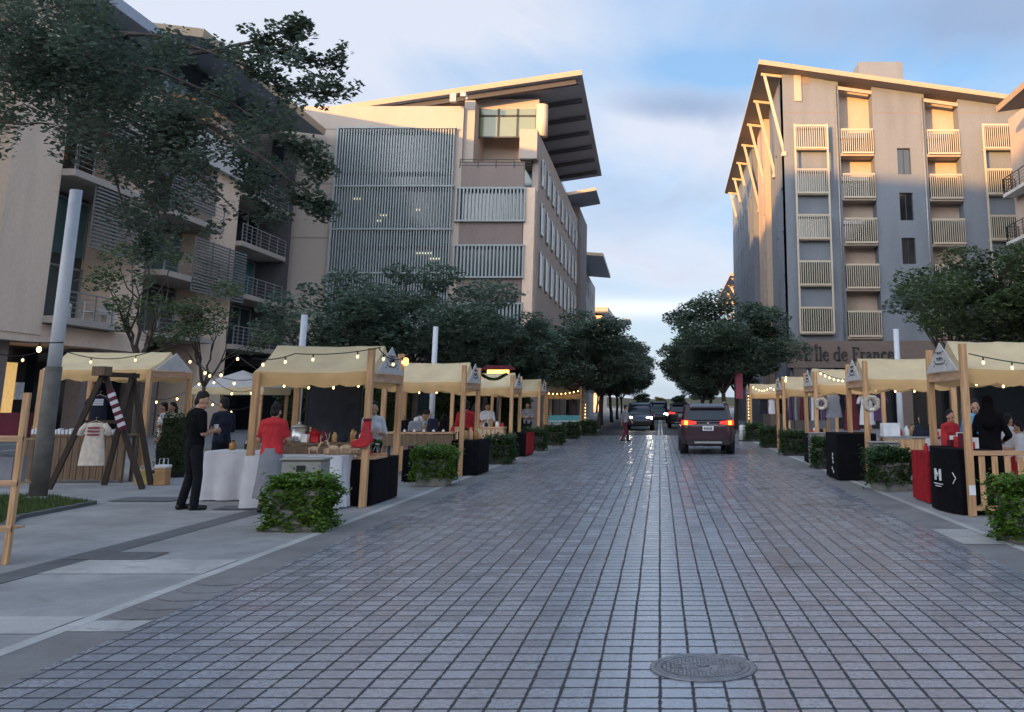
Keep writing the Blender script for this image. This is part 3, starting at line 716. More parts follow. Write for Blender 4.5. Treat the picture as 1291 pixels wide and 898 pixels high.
# ---- apartment hotel on the right
RY = 67.5
rx = lambda x, y=250: P(x, y, RY).x
rz = lambda y, x=1090: P(x, y, RY).z
X0 = rx(990); X1 = rx(1340)
ah = empty('apartment_building', (X0, RY, 0), 0, 'grey apartment building with braced overhanging roof and lettering over its entrance', 'building')
a = P(957, 75, RY-1.2); e = P(1262, 118, RY-1.2)
ks = (e.z-a.z)/(e.x-a.x)
XA = a.x; YA = PX(914, 240, XA).y; dza = PX(914, 240, XA).z-a.z
rof = lambda x: a.z+ks*(x-XA)
w = WB()
colsA = (rx(1062), rx(1105)); colsB = (rx(1172), rx(1215))
zG = rz(462)
segs = [(X0, colsA[0]), (colsA[1], colsB[0]), (colsB[1], X1)]
winz = ((187, 220), (243, 278), (300, 333), (356, 390))
for i, (xa, xb) in enumerate(segs):
    ops = []
    if i == 1:
        ops = [(rx(1134)-xa, rx(1151)-xa, rz(b_), rz(a_)) for a_, b_ in winz]
    zt_ = min(rof(xa), rof(xb))-.55
    q = facade(w, (xa, RY, 0), (1, 0, 0), xb-xa, zG, zt_, ops, .3)
    w.quad((xa, RY, zt_), (xb, RY, zt_), (xb, RY, rof(xb)-.42), (xa, RY, rof(xa)-.42))
    if ops: OPSM, PTM = ops, q
    for xx in (xa, xb):
        w.quad((xx, RY, zG), (xx, RY+1.3, zG), (xx, RY+1.3, rof(xx)-.5), (xx, RY, rof(xx)-.5))
w.build('front_wall', 'greywall', ah); windows(ah, PTM, OPSM, 'glass_dark', 'rail', .22, 2)
rw = WB()
for ca in (colsA, colsB):
    rw.quad((ca[0], RY+1.25, zG), (ca[1], RY+1.25, zG), (ca[1], RY+1.25, rof(ca[1])-.45), (ca[0], RY+1.25, rof(ca[0])-.45))
rw.build('recess_wall', 'sandwall', ah)
for ca in (colsA, colsB):
    WB().bar((ca[0], RY+.1, rof(ca[0])-.85), (ca[1], RY+.1, rof(ca[1])-.85), .2, .25).build('recess_lintel', 'sandwall', ah)
mj = WB()
for i, (xa, xb) in enumerate(segs): mj.box(xa+.02, xb-.02, RY-.012, RY+.02, rz(142)-.03, rz(142)+.03)
mj.build('wall_joint', 'taupe2', ah)
WB().box(rx(1011), rx(1026), RY-.03, RY+.05, rz(106), rz(97)).build('wall_vent', 'taupe2', ah)
# balcony screens
for ca, rows in ((colsA, ((164, 193), (220, 249), (276, 306), (334, 363), (393, 424))), (colsB, ((165, 194), (221, 250), (277, 307), (335, 364), (394, 424)))):
    for ya, yb in rows:
        WB().box(ca[0]+.05, ca[1]-.05, RY+1.15, RY+1.22, rz(yb)+.1, rz(ya)+.1).build('balcony_door', 'glass', ah)
        WB().box(ca[0]+.02, ca[1]-.02, RY+.02, RY+1.2, rz(yb)-.2, rz(yb)-.02).build('balcony_floor', 'sandwall', ah)
        fins(ah, ca[0]+.1, ca[1]-.08, RY-.12, rz(yb), rz(ya), 15, 'cream_fin', .045, .06)
for xa, xb, rows in ((1003, 1044, ((161, 189), (216, 245), (273, 302), (331, 360), (389, 420))), (1242, 1281, ((160, 189), (216, 246), (274, 303), (331, 361), (389, 420)))):
    xa, xb = rx(xa), rx(xb)
    for ya, yb in rows:
        WB().box(xa+.1, xb-.1, RY-.03, RY+.04, rz(yb)+.1, rz(ya)).build('balcony_window', 'glass', ah)
        fins(ah, xa, xb, RY-.55, rz(yb), rz(ya), 15, 'cream_fin', .045, .06)
        WB().box(xa, xb, RY-.5, RY-.02, rz(yb)-.12, rz(yb)-.02).build('balcony_floor', 'cream_fin', ah)
    fr = WB()
    for xx in (xa, xb): fr.box(xx-.06, xx+.06, RY-.6, RY-.48, rz(420), rz(159))
    fr.build('screen_frame', 'cream_fin', ah)
# roof, ribs and struts
rf = WB()
XE = X1+4
YB = RY+46
slabroof(rf, [(XA, RY-1.2, a.z), (XE, RY-1.2, rof(XE)), (XE, YA, rof(XE)+dza), (XA, YA, a.z+dza)], .34)
ro = rf.build('roof', ['roof_edge', 'soffit_brown', 'roof_edge'], ah)
XH = X0+.05
nr = 7
for i in range(nr):
    y = RY+.2+(YA-RY-1.5)*i/(nr-1); zz_ = a.z+dza*(y-RY)/(YA-RY)
    rb = WB(); rb.bar((XA+.25, y, zz_-.62), (XH+.6, y, zz_+ks*(XH-XA)-.6), .14, .2); rb.build('roof_rib', 'cream_fin', ro)
for i in range(nr):
    y = RY+.2+(YA-RY-1.5)*i/(nr-1); zz_ = a.z+dza*(y-RY)/(YA-RY)
    t = WB(); t.bar((XA+.5, y, zz_-.7), (XH-.02, y, zz_-6.4), .18, .2); t.box(XH-.2, XH+.1, y-.3, y+.3, zz_-6.7, zz_-6.4); t.build('roof_strut', 'cream_fin', ro)
WB().box(rx(1105, 90), rx(1166, 90), RY+6, RY+12, rof(rx(1105))-1, P(1135, 78, RY+6).z).build('lift_tower', 'greywall', ah)
WB().box(rx(1001, 110), rx(1010, 110), RY-.1, RY+.5, rz(128), rof(rx(1005))-.4).build('eave_block', 'sandwall', ah)
# side volumes along the street
yy = RY+.02
vols = [(X0, RY+.02, RY+8.6, 0), (X0+.9, RY+8.6, RY+10.2, 1), (X0-.25, RY+10.2, RY+16, 2), (X0+.9, RY+16, RY+18, 1), (X0-.5, RY+18, YA+6, 0)]
for i, (x, ya, yb, t) in enumerate(vols):
    w = WB(); L = yb-ya; ops = []
    if t != 1:
        for f in range(5):
            z = 5.2+f*3.1
            for k in range(max(1, int(L/3.2))): u = L-(1.2+k*3.0)-.9; ops.append((max(.3, u), max(.3, u)+.75, z+.8, z+2.2))
    zt_ = rof(x)+dza*(ya-RY)/(YA-RY)-.45
    q = facade(w, (x, yb, 0), (0, -1, 0), L, 0, zt_, ops, .3)
    w.quad((x, ya, 0), (X0+3, ya, 0), (X0+3, ya, zt_), (x, ya, zt_)); w.quad((x, yb, 0), (X0+3, yb, 0), (X0+3, yb, zt_), (x, yb, zt_))
    w.build('side_wall', ('greywall', 'darkwall', 'sandwall')[t], ah)  # recess strips take the dark wall: their shade is put into the colour
    if ops: windows(ah, q, ops, 'glass_dark', 'rail', .2)
WB().box(X0+1.3, X1, RY+1.32, YA+5.9, zG, rof(X1)-4).build('core', 'greywall', ah)
# ground floor, fascia and lettering
WB().box(X0-.2, X1, RY-.35, RY+.3, rz(464), rz(430)).build('entrance_fascia', 'brownband', ah)
WB().box(X0, X1, RY+1.0, RY+1.2, 0, rz(464)).build('shopfront', 'glass_dark', ah)
for x in (1000, 1127, 1190): WB().box(rx(x)-.35, rx(x)+.5, RY-.3, RY+.4, 0, rz(464)).build('entrance_column', 'brownband', ah)
WB().box(rx(1018), rx(1068), RY+.7, RY+.9, rz(482), rz(472)).build('awning_valance', 'maroon', ah)

for x in (1058, 1168): WB().tube([(rx(x), RY-.09, zG), (rx(x), RY-.09, rof(rx(x))-.7)], .07, 8).build('downpipe', 'rail_grey', ah)
# far right block with a braced roof
q1 = P(921, 344, 140); q2 = P(905, 375, 180); q3 = P(945, 347, 140)
fbk = far_block(q1.x+3.5, q1.x+22, 142, 176, q1.z-3, 'greywall', 'far apartment block whose brown braced roof rises over the right tree', [([(q1.x, 140, q1.z), (q1.x+24, 140, q1.z-3), (q1.x+24, 178, q1.z-3.5), (q1.x, 178, q1.z-.5)], .4)])
for i in range(5):
    y = 142+i*8; b = WB(); b.bar((q1.x+.6, y, q1.z-.6), (q1.x+3.45, y, q1.z-6), .3, .3); b.bar((q1.x+.3, y, q1.z-.6), (q1.x+3.6, y, q1.z-1.1), .3, .3); b.build('roof_strut', 'cream_fin', fbk)
# serif lettering on the fascia
def ribbon(mb, pts, w, z0=0, d=.08):
    pts = [Vector((p[0], p[1])) for p in pts]; k = len(pts); L = []; Rr = []
    for i, p in enumerate(pts):
        t = (pts[min(i+1, k-1)]-pts[max(i-1, 0)]).normalized(); n = Vector((-t.y, t.x)); ww = w[i] if isinstance(w, list) else w
        L.append(p+n*ww/2); Rr.append(p-n*ww/2)
    for i in range(k-1):
        mb.prism([tuple(L[i]), tuple(Rr[i]), tuple(Rr[i+1]), tuple(L[i+1])], -d+z0, z0, 'y')
def arc(cx, cy, rx_, ry_, a0, a1, n=10): return [(cx+rx_*math.cos(rad(a0+(a1-a0)*i/n)), cy+ry_*math.sin(rad(a0+(a1-a0)*i/n))) for i in range(n+1)]
T_, N_ = .17, .07     # thick and thin stroke
def serif(mb, x, y, w=.30): mb.prism([(x-w/2, y-.03), (x+w/2, y-.03), (x+w/2, y+.03), (x-w/2, y+.03)], -.08, .003, 'y')
def stem(mb, x, y0, y1, s0=True, s1=True):
    ribbon(mb, [(x, y0), (x, y1)], T_)
    if s0: serif(mb, x, y0+.03)
    if s1: serif(mb, x-.05, y1-.03, .2)
def glyph(mb, c):
    if c == 'L': stem(mb, .2, 0, 1); ribbon(mb, [(.1, .035), (.66, .035)], N_, .001); ribbon(mb, [(.66, .0), (.66, .25)], N_, .002); return .78
    if c == "'": ribbon(mb, [(.1, 1.0), (.1, .9), (.04, .72)], [.16, .13, .03]); return .26
    if c in 'IÎ':
        stem(mb, .2, 0, 1); serif(mb, .2, .97)
        if c == 'Î': ribbon(mb, [(.04, 1.06), (.2, 1.24), (.36, 1.06)], .07)
        return .42
    if c == 'l': stem(mb, .18, 0, 1.03); return .38
    if c == 'e': ribbon(mb, arc(.33, .33, .25, .32, 20, 330, 14), [N_]*3+[.10, .14, T_, T_, T_, .14, .11]+[N_]*5); ribbon(mb, [(.12, .38), (.57, .38)], .06, .001); return .68
    if c == 'd': ribbon(mb, arc(.32, .33, .24, .32, 60, 300, 12), [N_]*3+[.10, .15, T_, T_, .15, .10]+[N_]*4); stem(mb, .56, 0, 1.03, True); return .78
    if c == 'F': stem(mb, .2, 0, 1); ribbon(mb, [(.1, .965), (.68, .965)], N_, .001); ribbon(mb, [(.66, .99), (.66, .75)], N_, .002); ribbon(mb, [(.2, .52), (.52, .52)], N_, .001); ribbon(mb, [(.5, .62), (.5, .42)], .06, .002); return .76
    if c == 'r': stem(mb, .18, 0, .65); ribbon(mb, [(.24, .45), (.33, .6), (.45, .62), (.5, .52)], [N_, .08, .11, .13]); return .56
    if c == 'a': ribbon(mb, [(.1, .5), (.2, .62), (.36, .63), (.46, .5), (.46, .06), (.58, .03)], [.12, .08, .08, .14, T_, N_]); ribbon(mb, [(.44, .4), (.2, .33), (.1, .19), (.18, .05), (.34, .05), (.45, .16)], [.05, .08, .14, .12, .07, .05], .001); return .66
    if c == 'n': stem(mb, .18, 0, .65); ribbon(mb, [(.25, .48), (.38, .62), (.52, .6), (.58, .45), (.58, 0)], [.05, .09, .12, T_, T_]); serif(mb, .58, .03); return .82
    if c == 'c': ribbon(mb, arc(.33, .33, .25, .32, 40, 320, 12), [.12, .09]+[.10, .13, T_, T_, T_, .14, .11]+[N_]*4); return .64
    return .34
sg = tag(empty('lettering', (rx(1012, 446), RY-.37, rz(455)), 0), 'dark serif letters spelling a French name on the brown entrance fascia', 'sign')
x = 0.0; sizes = (rx(1126, 446)-rx(1012, 446))
txt = "L'Île de France"; adv = []
tot = 0
for ch in txt: tot += glyph(MB(), ch)
hs = rz(438)-rz(455); ws = sizes/tot
for ch in txt:
    g = MB(); a_ = glyph(g, ch)
    if g.v:
        g.v = [((v[0]+x)*ws, v[1], v[2]*hs*.98) for v in g.v]
        g.build('letter', 'ink', sg)
    x += a_
# ---- neighbour on the right edge
nb = empty('corner_building', (23, 45, 0), 0, 'cream building with wide flat eaves at the right edge of the view', 'building')
w = WB(); ops = [(u, u+1.6, z, z+2.1) for z in (5.5, 8.6, 11.7, 14.8, 17.4) for u in (3, 9, 16, 23, 29)]
q = facade(w, (23, 63, 0), (0, -1, 0), 40, 0, 20, ops, .3); w.box(23.5, 40, 23, 63, 0, 20); w.quad((23, 63, 0), (23.6, 63, 0), (23.6, 63, 20), (23, 63, 20))
w.build('wall', 'sandwall', nb); windows(nb, q, ops, 'glass', 'rail', .2, 2)
c1 = PX(1255, 135, 20.6)
rf = WB(); slabroof(rf, [(20.6, 20, c1.z+.2), (42, 20, c1.z+3.4), (42, c1.y, c1.z+3.2), (20.6, c1.y, c1.z)], .35); rf.build('roof', ['roof_edge', 'soffit_brown', 'roof_edge'], nb)
for z in (8.4, 11.5, 14.6):
    WB().box(22.1, 22.98, 54, 62.5, z, z+.2).build('balcony_floor', 'whitewall', nb); railing(nb, [(22.9, 62.4, z+.2), (22.15, 62.4, z+.2), (22.15, 54, z+.2)], h=1.0)
# ---- apartment block behind the left plaza
BX = -24.6
lb = empty('apartment_block', (BX, 50, 0), 0, 'peach and dark apartment block with slatted balconies behind the left plaza', 'building')
w = WB()
yA, yB, yC, yD, yE, yF, yG, yH = 36.5, 39.7, 45.2, 48.0, 54.2, 57.5, 64.4, 47.0
w.box(-27, BX, yA, yB, 4.3, 22)
w.box(-27, BX-.5, yC, yD, 4.3, 17.1)
w.box(-27, BX-.3, yE, yF, 0, 17.1)
w.build('wall', 'peach', lb)
w = WB(); w.box(-28, BX-1.6, yA-12, yA-.02, 4.3, 18.0); w.build('side_wing', 'taupe2', lb)
for z in (5.6, 8.6, 11.6, 14.6):
    WB().box(BX-1.62, BX-1.55, yA-3.2, yA-.8, z, z+2.0).build('wing_window', 'glass_teal', lb)
w = WB(); w.box(-40, -27.02, yA-12, 64.4, 0, 18.6); w.box(-27.02, BX+.2, yG, yG+.3, 4, 19); w.build('back_wall', 'darkwall', lb)
SH1, SH2 = 24.2, 22.6
w = WB(); w.box(-46, -30, 30, 62, 18, SH2); w.build('roof_storey', 'darkwall', lb)
for (a, b, zs, xf_) in ((yB, yC, (5.07, 11.1, 14.1), BX+.55), (yD, yE, (5.07, 8.05, 11.1), BX+.45), (yF, yG, (5.0, 8.0, 11.0, 14.0), BX+.1)):
    for z in zs:
        WB().box(-26.9, xf_, a+.02, b-.02, z-.28, z).build('balcony_slab', 'taupe', lb)
        if not (a == yB and z > 12): railing(lb, [(xf_-.06, a+.05, z), (xf_-.06, b-.05, z)], 'rail_grey', 1.05, 5)
for (a, b) in ((yB, yC), (yD, yE), (yF, yG)):
    for f in range(4):
        z = 5.07+f*3.02
        fr = WB(); n = 4
        for k in range(n+1): u = a+.15+(b-a-.3)*k/n; fr.box(-26.5, -26.4, u-.05, u+.05, z, z+2.5)
        fr.box(-26.5, -26.4, a+.1, b-.1, z+2.45, z+2.55)
        fo = fr.build('window', 'rail_grey', lb)
        WB().quad((-26.46, a+.1, z), (-26.46, b-.1, z), (-26.46, b-.1, z+2.5), (-26.46, a+.1, z+2.5)).build('pane', ('glass', 'glass_teal', 'glass_dark')[(f+int(a)) % 3], fo, fix=False)
    WB().box(-26.95, -26.55, a+.02, b-.02, 4.8, 17.2).build('spandrel', 'darkwall', lb)
def louvre(y0, y1, z0, z1, x):
    b = WB(); n = int((z1-z0)/.16)
    for k in range(n): z = z0+(z1-z0)*k/n; b.box(x-.05, x+.05, y0, y1, z, z+.075)
    for k in range(4): u = y0+(y1-y0)*k/3; b.box(x-.08, x-.05, u-.05, u+.05, z0, z1)
    b.build('louvre_screen', 'louvre', lb)
louvre(41.6, 47.0, 8.1, 11.0, BX+.45); louvre(51.0, 57.3, 7.3, 10.2, BX+.5); louvre(42.5, 47.5, 12.6, 14.6, BX+.4); louvre(48.2, 53.0, 11.6, 13.6, BX+.4)
WB().box(-26, BX+.1, yH, 57.3, 14.4, 16.0).build('parapet_wall', 'whitewall', lb)
railing(lb, [(BX+.15, yH, 16.0), (BX+.15, 57.2, 16.0)], 'rail_grey', .9, 4)
rf = WB(); slabroof(rf, [(-22.7, 46.6, 19.9), (-22.7, 65, 19.9), (-44, 65, 22.6), (-44, 46.6, 22.6)], .45, 0, 1, 2); rf.build('roof', ['roof_edge', 'soffit', 'roof_edge'], lb)
rf = WB(); slabroof(rf, [(-23.1, 24, 18.6), (-23.1, 45.6, 18.6), (-44, 45.6, 22), (-44, 24, 22)], .45, 0, 1, 2); rf.build('roof', ['roof_edge', 'soffit', 'soffit'], lb)
WB().box(-26.5, -24.9, yA, yD, 17.1, 18.5).build('attic_glass', 'glass', lb)
WB().box(-26.5, -25.2, yD, yG, 16.4, 19.3).build('attic_glass', 'glass_dark', lb)
# ground floor: dark arcade with a warm shop
w = WB(); w.box(-27.2, BX-.05, 24, yD, 4.0, 4.75); w.build('ground_floor_beam', 'peach', lb)
for y in (33.5, 38.6, 44.5, 50.5, 57): WB().box(-26.0, -25.3, y-.35, y+.35, 0, 4.0).build('arcade_column', 'taupe2', lb)
WB().box(-27.0, -26.9, 24, 64.3, 0, 4.75).build('shopfront', 'glass_dark', lb)
y0, y1 = PX(-20, 500, -26.8).y, PX(17, 500, -26.8).y
WB().box(-26.88, -26.8, y0, y1, .8, 3.3).build('lit_shop_window', 'lit_room', lb)
y0, y1 = PX(19, 500, -26.8).y, PX(29, 500, -26.8).y
WB().box(-26.88, -26.8, y0, y1, 1.8, 2.5).build('menu_board', 'white', lb)
stp = empty('entrance_steps', (-21.5, 31.5, 0), 0, 'grey concrete steps up to the arcade at the left edge', 'steps')
for k in range(5): WB().box(-26.8, -20.4-k*.5, 27, 36.5, k*.17+.001, (k+1)*.17).build('step', 'pavement', stp)
# balcony chairs
ch0 = empty('balcony_chair', (0, 0, 0), 0, 'white slatted chair nearest the pole on the first left balcony', 'chair', 'chairs on the balcony')
for sx in (-.22, .22):
    for sy in (-.2, .2): MB().box(sx-.03, sx+.03, sy-.03, sy+.03, 0, .85 if sy > 0 else .62).build('leg', 'whitewall', ch0)
MB().box(-.25, .25, -.23, .23, .42, .47).build('seat', 'whitewall', ch0)
b = MB()
for k in range(5): b.box(-.2+k*.09, -.15+k*.09, .18, .22, .47, .88)
b.build('backrest', 'whitewall', ch0)
for i, (x, l) in enumerate(((80, None), (112, 'white slatted chair in the middle of the first left balcony'), (135, 'white slatted chair at the far end of the first left balcony'))):
    p = PX(x, 400, BX-.1)
    if i == 0: ch0.location = (BX-.1, p.y, 5.075); ch0.rotation_euler = (0, 0, 2.0)
    else: again(ch0, (BX-.15, p.y, 5.075), 1.2+i, l)
LEAFK = 5.0
# ---------------------------------------------------------------- trees
def leafcloud(mb, clumps, n, size, seed, flat=.55):
    r = random.Random(seed); V = mb.v; Fc = mb.f
    for (c, rr) in clumps:
        k = max(8, int(n*LEAFK*(rr**2)))
        for _ in range(k):
            while True:
                x, y, z = r.uniform(-1, 1), r.uniform(-1, 1), r.uniform(-1, 1)
                d = x*x+y*y+z*z
                if d < 1 and r.random() < .35+.65*d: break
            w = 1+.35*noise.noise(Vector((c[0]+x, c[1]+y, c[2]+z))*1.7)
            p = (c[0]+x*rr*w, c[1]+y*rr*w, c[2]+z*rr*flat*w)
            a = r.uniform(0, 6.283); t = r.uniform(-.7, .7); u = r.uniform(-.5, .5)
            s = size*r.uniform(.6, 1.35); ca, sa = math.cos(a), math.sin(a)
            l = Vector((ca, sa, t)).normalized()*s; b = Vector((-sa, ca, u)).normalized()*s*.36
            m = Vector((p[0], p[1], p[2])); k0 = len(V)
            V += [tuple(m-l*.5), tuple(m-l*.02+b), tuple(m+l*.5), tuple(m-l*.02-b)]
            Fc.append([k0, k0+1, k0+2, k0+3]); mb.m.append(0); mb.sm.append(False)
def curve(p, q, r, sag=.0, n=6, j=.12):
    p, q = Vector(p), Vector(q); L = (q-p).length; o = []
    for i in range(n+1):
        t = i/n; v = p.lerp(q, t)
        if 0 < i < n: v += Vector((r.uniform(-1, 1), r.uniform(-1, 1), r.uniform(-1, 1)))*L*j*.35
        v.z += sag*L*math.sin(math.pi*t); o.append(v)
    return o
def tree_at(name, label, loc, clumps, fork, tr, leaf, lm, nl, seed, limbs=4, group=None, flat=.55, thin=1.0, every=1):
    """clumps are (centre, radius) relative to the tree's base"""
    r = random.Random(seed); t = empty(name, loc, 0, label, 'tree', group)
    tb = MB(); lean = Vector((r.uniform(-.15, .15), r.uniform(-.15, .15), 0)); top = Vector((0, 0, fork))+lean
    tb.tube(curve((0, 0, -.02), top, r, 0, 5, .05), [tr*1.35, tr*1.08, tr, tr*.95, tr*.9, tr*.85], 9)
    cs = [Vector(c) for c, _ in clumps]
    ang = {}
    for i, c in enumerate(cs): ang.setdefault(int(((math.atan2(c.y, c.x)/(2*math.pi)) % 1)*limbs), []).append(c)
    for k, g in ang.items():
        ce = sum(g, Vector())/len(g); mid = top.lerp(ce, .45); pts = curve(top-Vector((0, 0, .1)), mid, r, .05, 5)
        tb.tube(pts, [tr*.7, tr*.62, tr*.55, tr*.5, tr*.45, tr*.38], 7)
        for c in (g[::every] if every < 100 else []):
            st = pts[r.choice((3, 4, 5))]
            tb.tube(curve(st, c, r, .06, 5, .2), [thin*tr*.34, thin*tr*.28, thin*tr*.22, thin*tr*.16, thin*tr*.10, max(.006, thin*tr*.04)], 5)
    tb.build('trunk', 'bark', t, fix=False)
    cr = MB(); leafcloud(cr, clumps, nl, leaf, seed+5, flat); cr.build('crown', lm, t, fix=False)
    return t
def dome(rx_, ry_, z0, z1, n, r0, r1, seed, hollow=.5):
    r = random.Random(seed); o = []
    cz = z0+(z1-z0)*.42
    while len(o) < n:
        x, y, z = r.uniform(-1, 1), r.uniform(-1, 1), r.uniform(-1, 1); d = math.sqrt(x*x+y*y+z*z)
        if d > 1 or d < hollow*r.random(): continue
        rr = r.uniform(r0, r1); k = 1-.18*r.random()
        zz_ = cz+z*((z1-cz) if z > 0 else (cz-z0))*.85
        o.append(((x*rx_*k, y*ry_*k, zz_), rr))
    return o
# big tree whose branches hang in from the upper left
NT = Vector((-13.2, 14.6, 0))
spec = []
r = random.Random(5)
for (x, y, rp, k) in ((20, 45, 75, 5), (85, 70, 80, 6), (40, 120, 60, 4), (130, 120, 75, 6), (190, 80, 60, 4), (205, 140, 60, 5), (150, 190, 60, 5), (240, 170, 55, 4), (210, 230, 45, 3), (100, 175, 45, 3), (285, 110, 42, 2), (300, 180, 45, 3), (330, 235, 38, 2), (190, 285, 38, 2), (225, 265, 30, 1), (335, 80, 35, 2), (380, 60, 28, 1), (375, 110, 30, 1), (345, 150, 38, 2), (372, 180, 26, 1), (385, 225, 22, 1), (395, 262, 16, 1), (270, 235, 32, 1), (60, 10, 60, 3), (-40, 60, 90, 4), (-30, 160, 60, 2), (130, 20, 40, 2), (410, 130, 16, 1), (428, 90, 14, 1), (315, 45, 22, 1), (345, 28, 14, 1), (400, 95, 30, 2), (365, 140, 34, 2), (320, 140, 40, 2), (395, 190, 26, 1), (260, 130, 40, 2), (365, 60, 24, 1), (350, 200, 30, 2), (290, 60, 26, 1), (250, 215, 40, 2), (160, 260, 36, 2), (60, 120, 70, 4), (150, 120, 70, 4), (110, 60, 70, 4), (20, 110, 60, 3), (215, 200, 60, 3), (170, 220, 50, 3), (225, 300, 30, 1), (180, 345, 24, 1), (270, 290, 24, 1), (340, 275, 20, 1), (400, 245, 22, 1), (385, 200, 24, 1), (205, 300, 26, 1), (360, 255, 22, 1), (240, 60, 30, 1), (300, 270, 22, 1), (175, 320, 22, 1)):
    for _ in range(k+1 if x < 180 else 2*k+1):
        Y = r.uniform(12.6, 16.8); p = P(x+r.uniform(-.5, .5)*rp, y+r.uniform(-.5, .5)*rp, Y)
        spec.append((tuple(p-NT), rp/F*Y*r.uniform(.42, .74)*(1 if x < 180 else .85)))
big = tree_at('overhanging_tree', 'large dark tree reaching in from the upper left corner', NT, spec, 5.9, .2, .088, 'leaf_near', 260, 21, 5, flat=.8, thin=.3, every=100)
tb = WB()
for pts in (((-200, 60, 14.6), (-60, 90, 15), (60, 110, 15), (160, 150, 14.8), (230, 190, 14.5)), ((-200, 40, 14.6), (0, 40, 14), (110, 70, 13.6), (220, 130, 13.6), (300, 180, 13.5)), ((60, 110, 15), (120, 170, 14.8), (150, 240, 14.5), (165, 300, 14.5)), ((110, 70, 13.6), (200, 90, 13.8), (290, 130, 14), (370, 180, 14)), ((160, 150, 14.8), (250, 220, 14.5), (300, 270, 14.2)), ((220, 130, 13.6), (310, 190, 13.6), (370, 230, 13.8), (400, 262, 14)), ((0, 40, 14), (60, 10, 14), (150, 5, 14)), (( -150, 150, 14), (-40, 152, 14), (40, 156, 14), (78, 160, 14)), ((-60, 100, 14.5), (120, 42, 14.5), (250, 62, 14.5), (350, 68, 14.5), (400, 70, 14.5)), ((60, 60, 14.2), (190, 45, 14.2), (300, 80, 14), (360, 110, 14)), ((230, 70, 14.2), (330, 50, 14.2), (370, 35, 14.2), (395, 28, 14.2)), ((350, 68, 14.5), (400, 75, 14.5), (440, 70, 14.5)), ((360, 110, 14), (410, 118, 14), (445, 112, 14)), ((78, 160, 14), (150, 200, 14), (200, 270, 14), (190, 320, 14))):
    q = [P(x, y, Y) for x, y, Y in pts]; sm = []
    for i in range(len(q)-1):
        p0, p1, p2, p3 = q[max(i-1, 0)], q[i], q[i+1], q[min(i+2, len(q)-1)]
        for j in range(5):
            t = j/5; v = .5*((2*p1)+(p2-p0)*t+(2*p0-5*p1+4*p2-p3)*t*t+(3*p1-p0-3*p2+p3)*t**3)
            sm.append(v+Vector((0, 0, .05*noise.noise(v*2.3))))
    sm.append(q[-1]); k = len(sm); tb.tube(sm, [.035-.031*i/(k-1) for i in range(k)], 6)
tb.build('limb', 'bark', big, fix=False)
def std(name, label, x, Y, h, rw, z0, lm='leaf', n=46, leaf=.2, nl=170, tr=.13, fork=2.0, seed=1, group=None, flat=.5, ry=None, rr=(.38, 1.05), hollow=.6):
    return tree_at(name, label, (x, Y, 0), dome(rw, ry or rw, z0, h, n, rr[0]*rw/3, rr[1]*rw/3, seed, hollow), fork, tr, leaf, lm, nl, seed, 5, group, flat)
tw = MB(); r = random.Random(77); cl = []
for q in (((250, 62, 14.5), (350, 68, 14.5), (400, 72, 14.5), (440, 70, 14.5)), ((300, 80, 14), (360, 110, 14), (410, 116, 14), (445, 112, 14)), ((330, 50, 14.2), (370, 36, 14.2), (395, 28, 14.2)), ((360, 170, 14), (395, 195, 14), (410, 225, 14)), ((370, 240, 14), (405, 262, 14), (418, 266, 14)), ((180, 290, 14), (192, 330, 14)), ((290, 200, 14), (330, 250, 14), (350, 285, 14))):
    for i in range(len(q)-1):
        for j in range(7):
            t = j/7; cl.append((tuple(P(*(q[i][k]+(q[i+1][k]-q[i][k])*t+(r.uniform(-9, 9) if k < 2 else 0) for k in range(3)))-NT), r.uniform(.10, .22)))
leafcloud(tw, cl, 430, .085, 8, .9); tw.build('leaf_spray', 'leaf_near', big, fix=False)
# slim plaza tree
px = lambda x, Y: (x-CX)/F*Y*1.0
std('plaza_tree', 'slim sparse olive-green tree with a bare forked trunk on the plaza', px(194, 27), 27, 6.6, 1.9, 2.9, 'leaf_warm', 22, .12, 130, .085, 2.6, 31, rr=(.45, .9))
std('plaza_tree', 'small sparse tree with thin grey stems behind the white peaked tent', px(268, 30), 30, 5.4, 1.7, 2.7, 'leaf_warm', 15, .12, 130, .06, 2.2, 37, rr=(.5, .9))
# mass of trees in front of the office block
LT = (('broad dark tree left of the first white lamp post behind the stalls', 425, 37, 6.6, 3.0, 2.6, 41), ('tallest dark tree in the clump before the fin screens', 530, 40, 7.9, 3.9, 2.7, 42), ('dark tree with a long branch reaching right before the balcony stack', 618, 43, 6.4, 2.7, 2.7, 43))
for l, x, Y, h, rw, z0, sd_ in LT:
    std('street_tree', l, px(x, Y), Y, h, rw, z0, 'leaf', 42, .18, 100, .13, 2.2, sd_, 'trees before the office block')
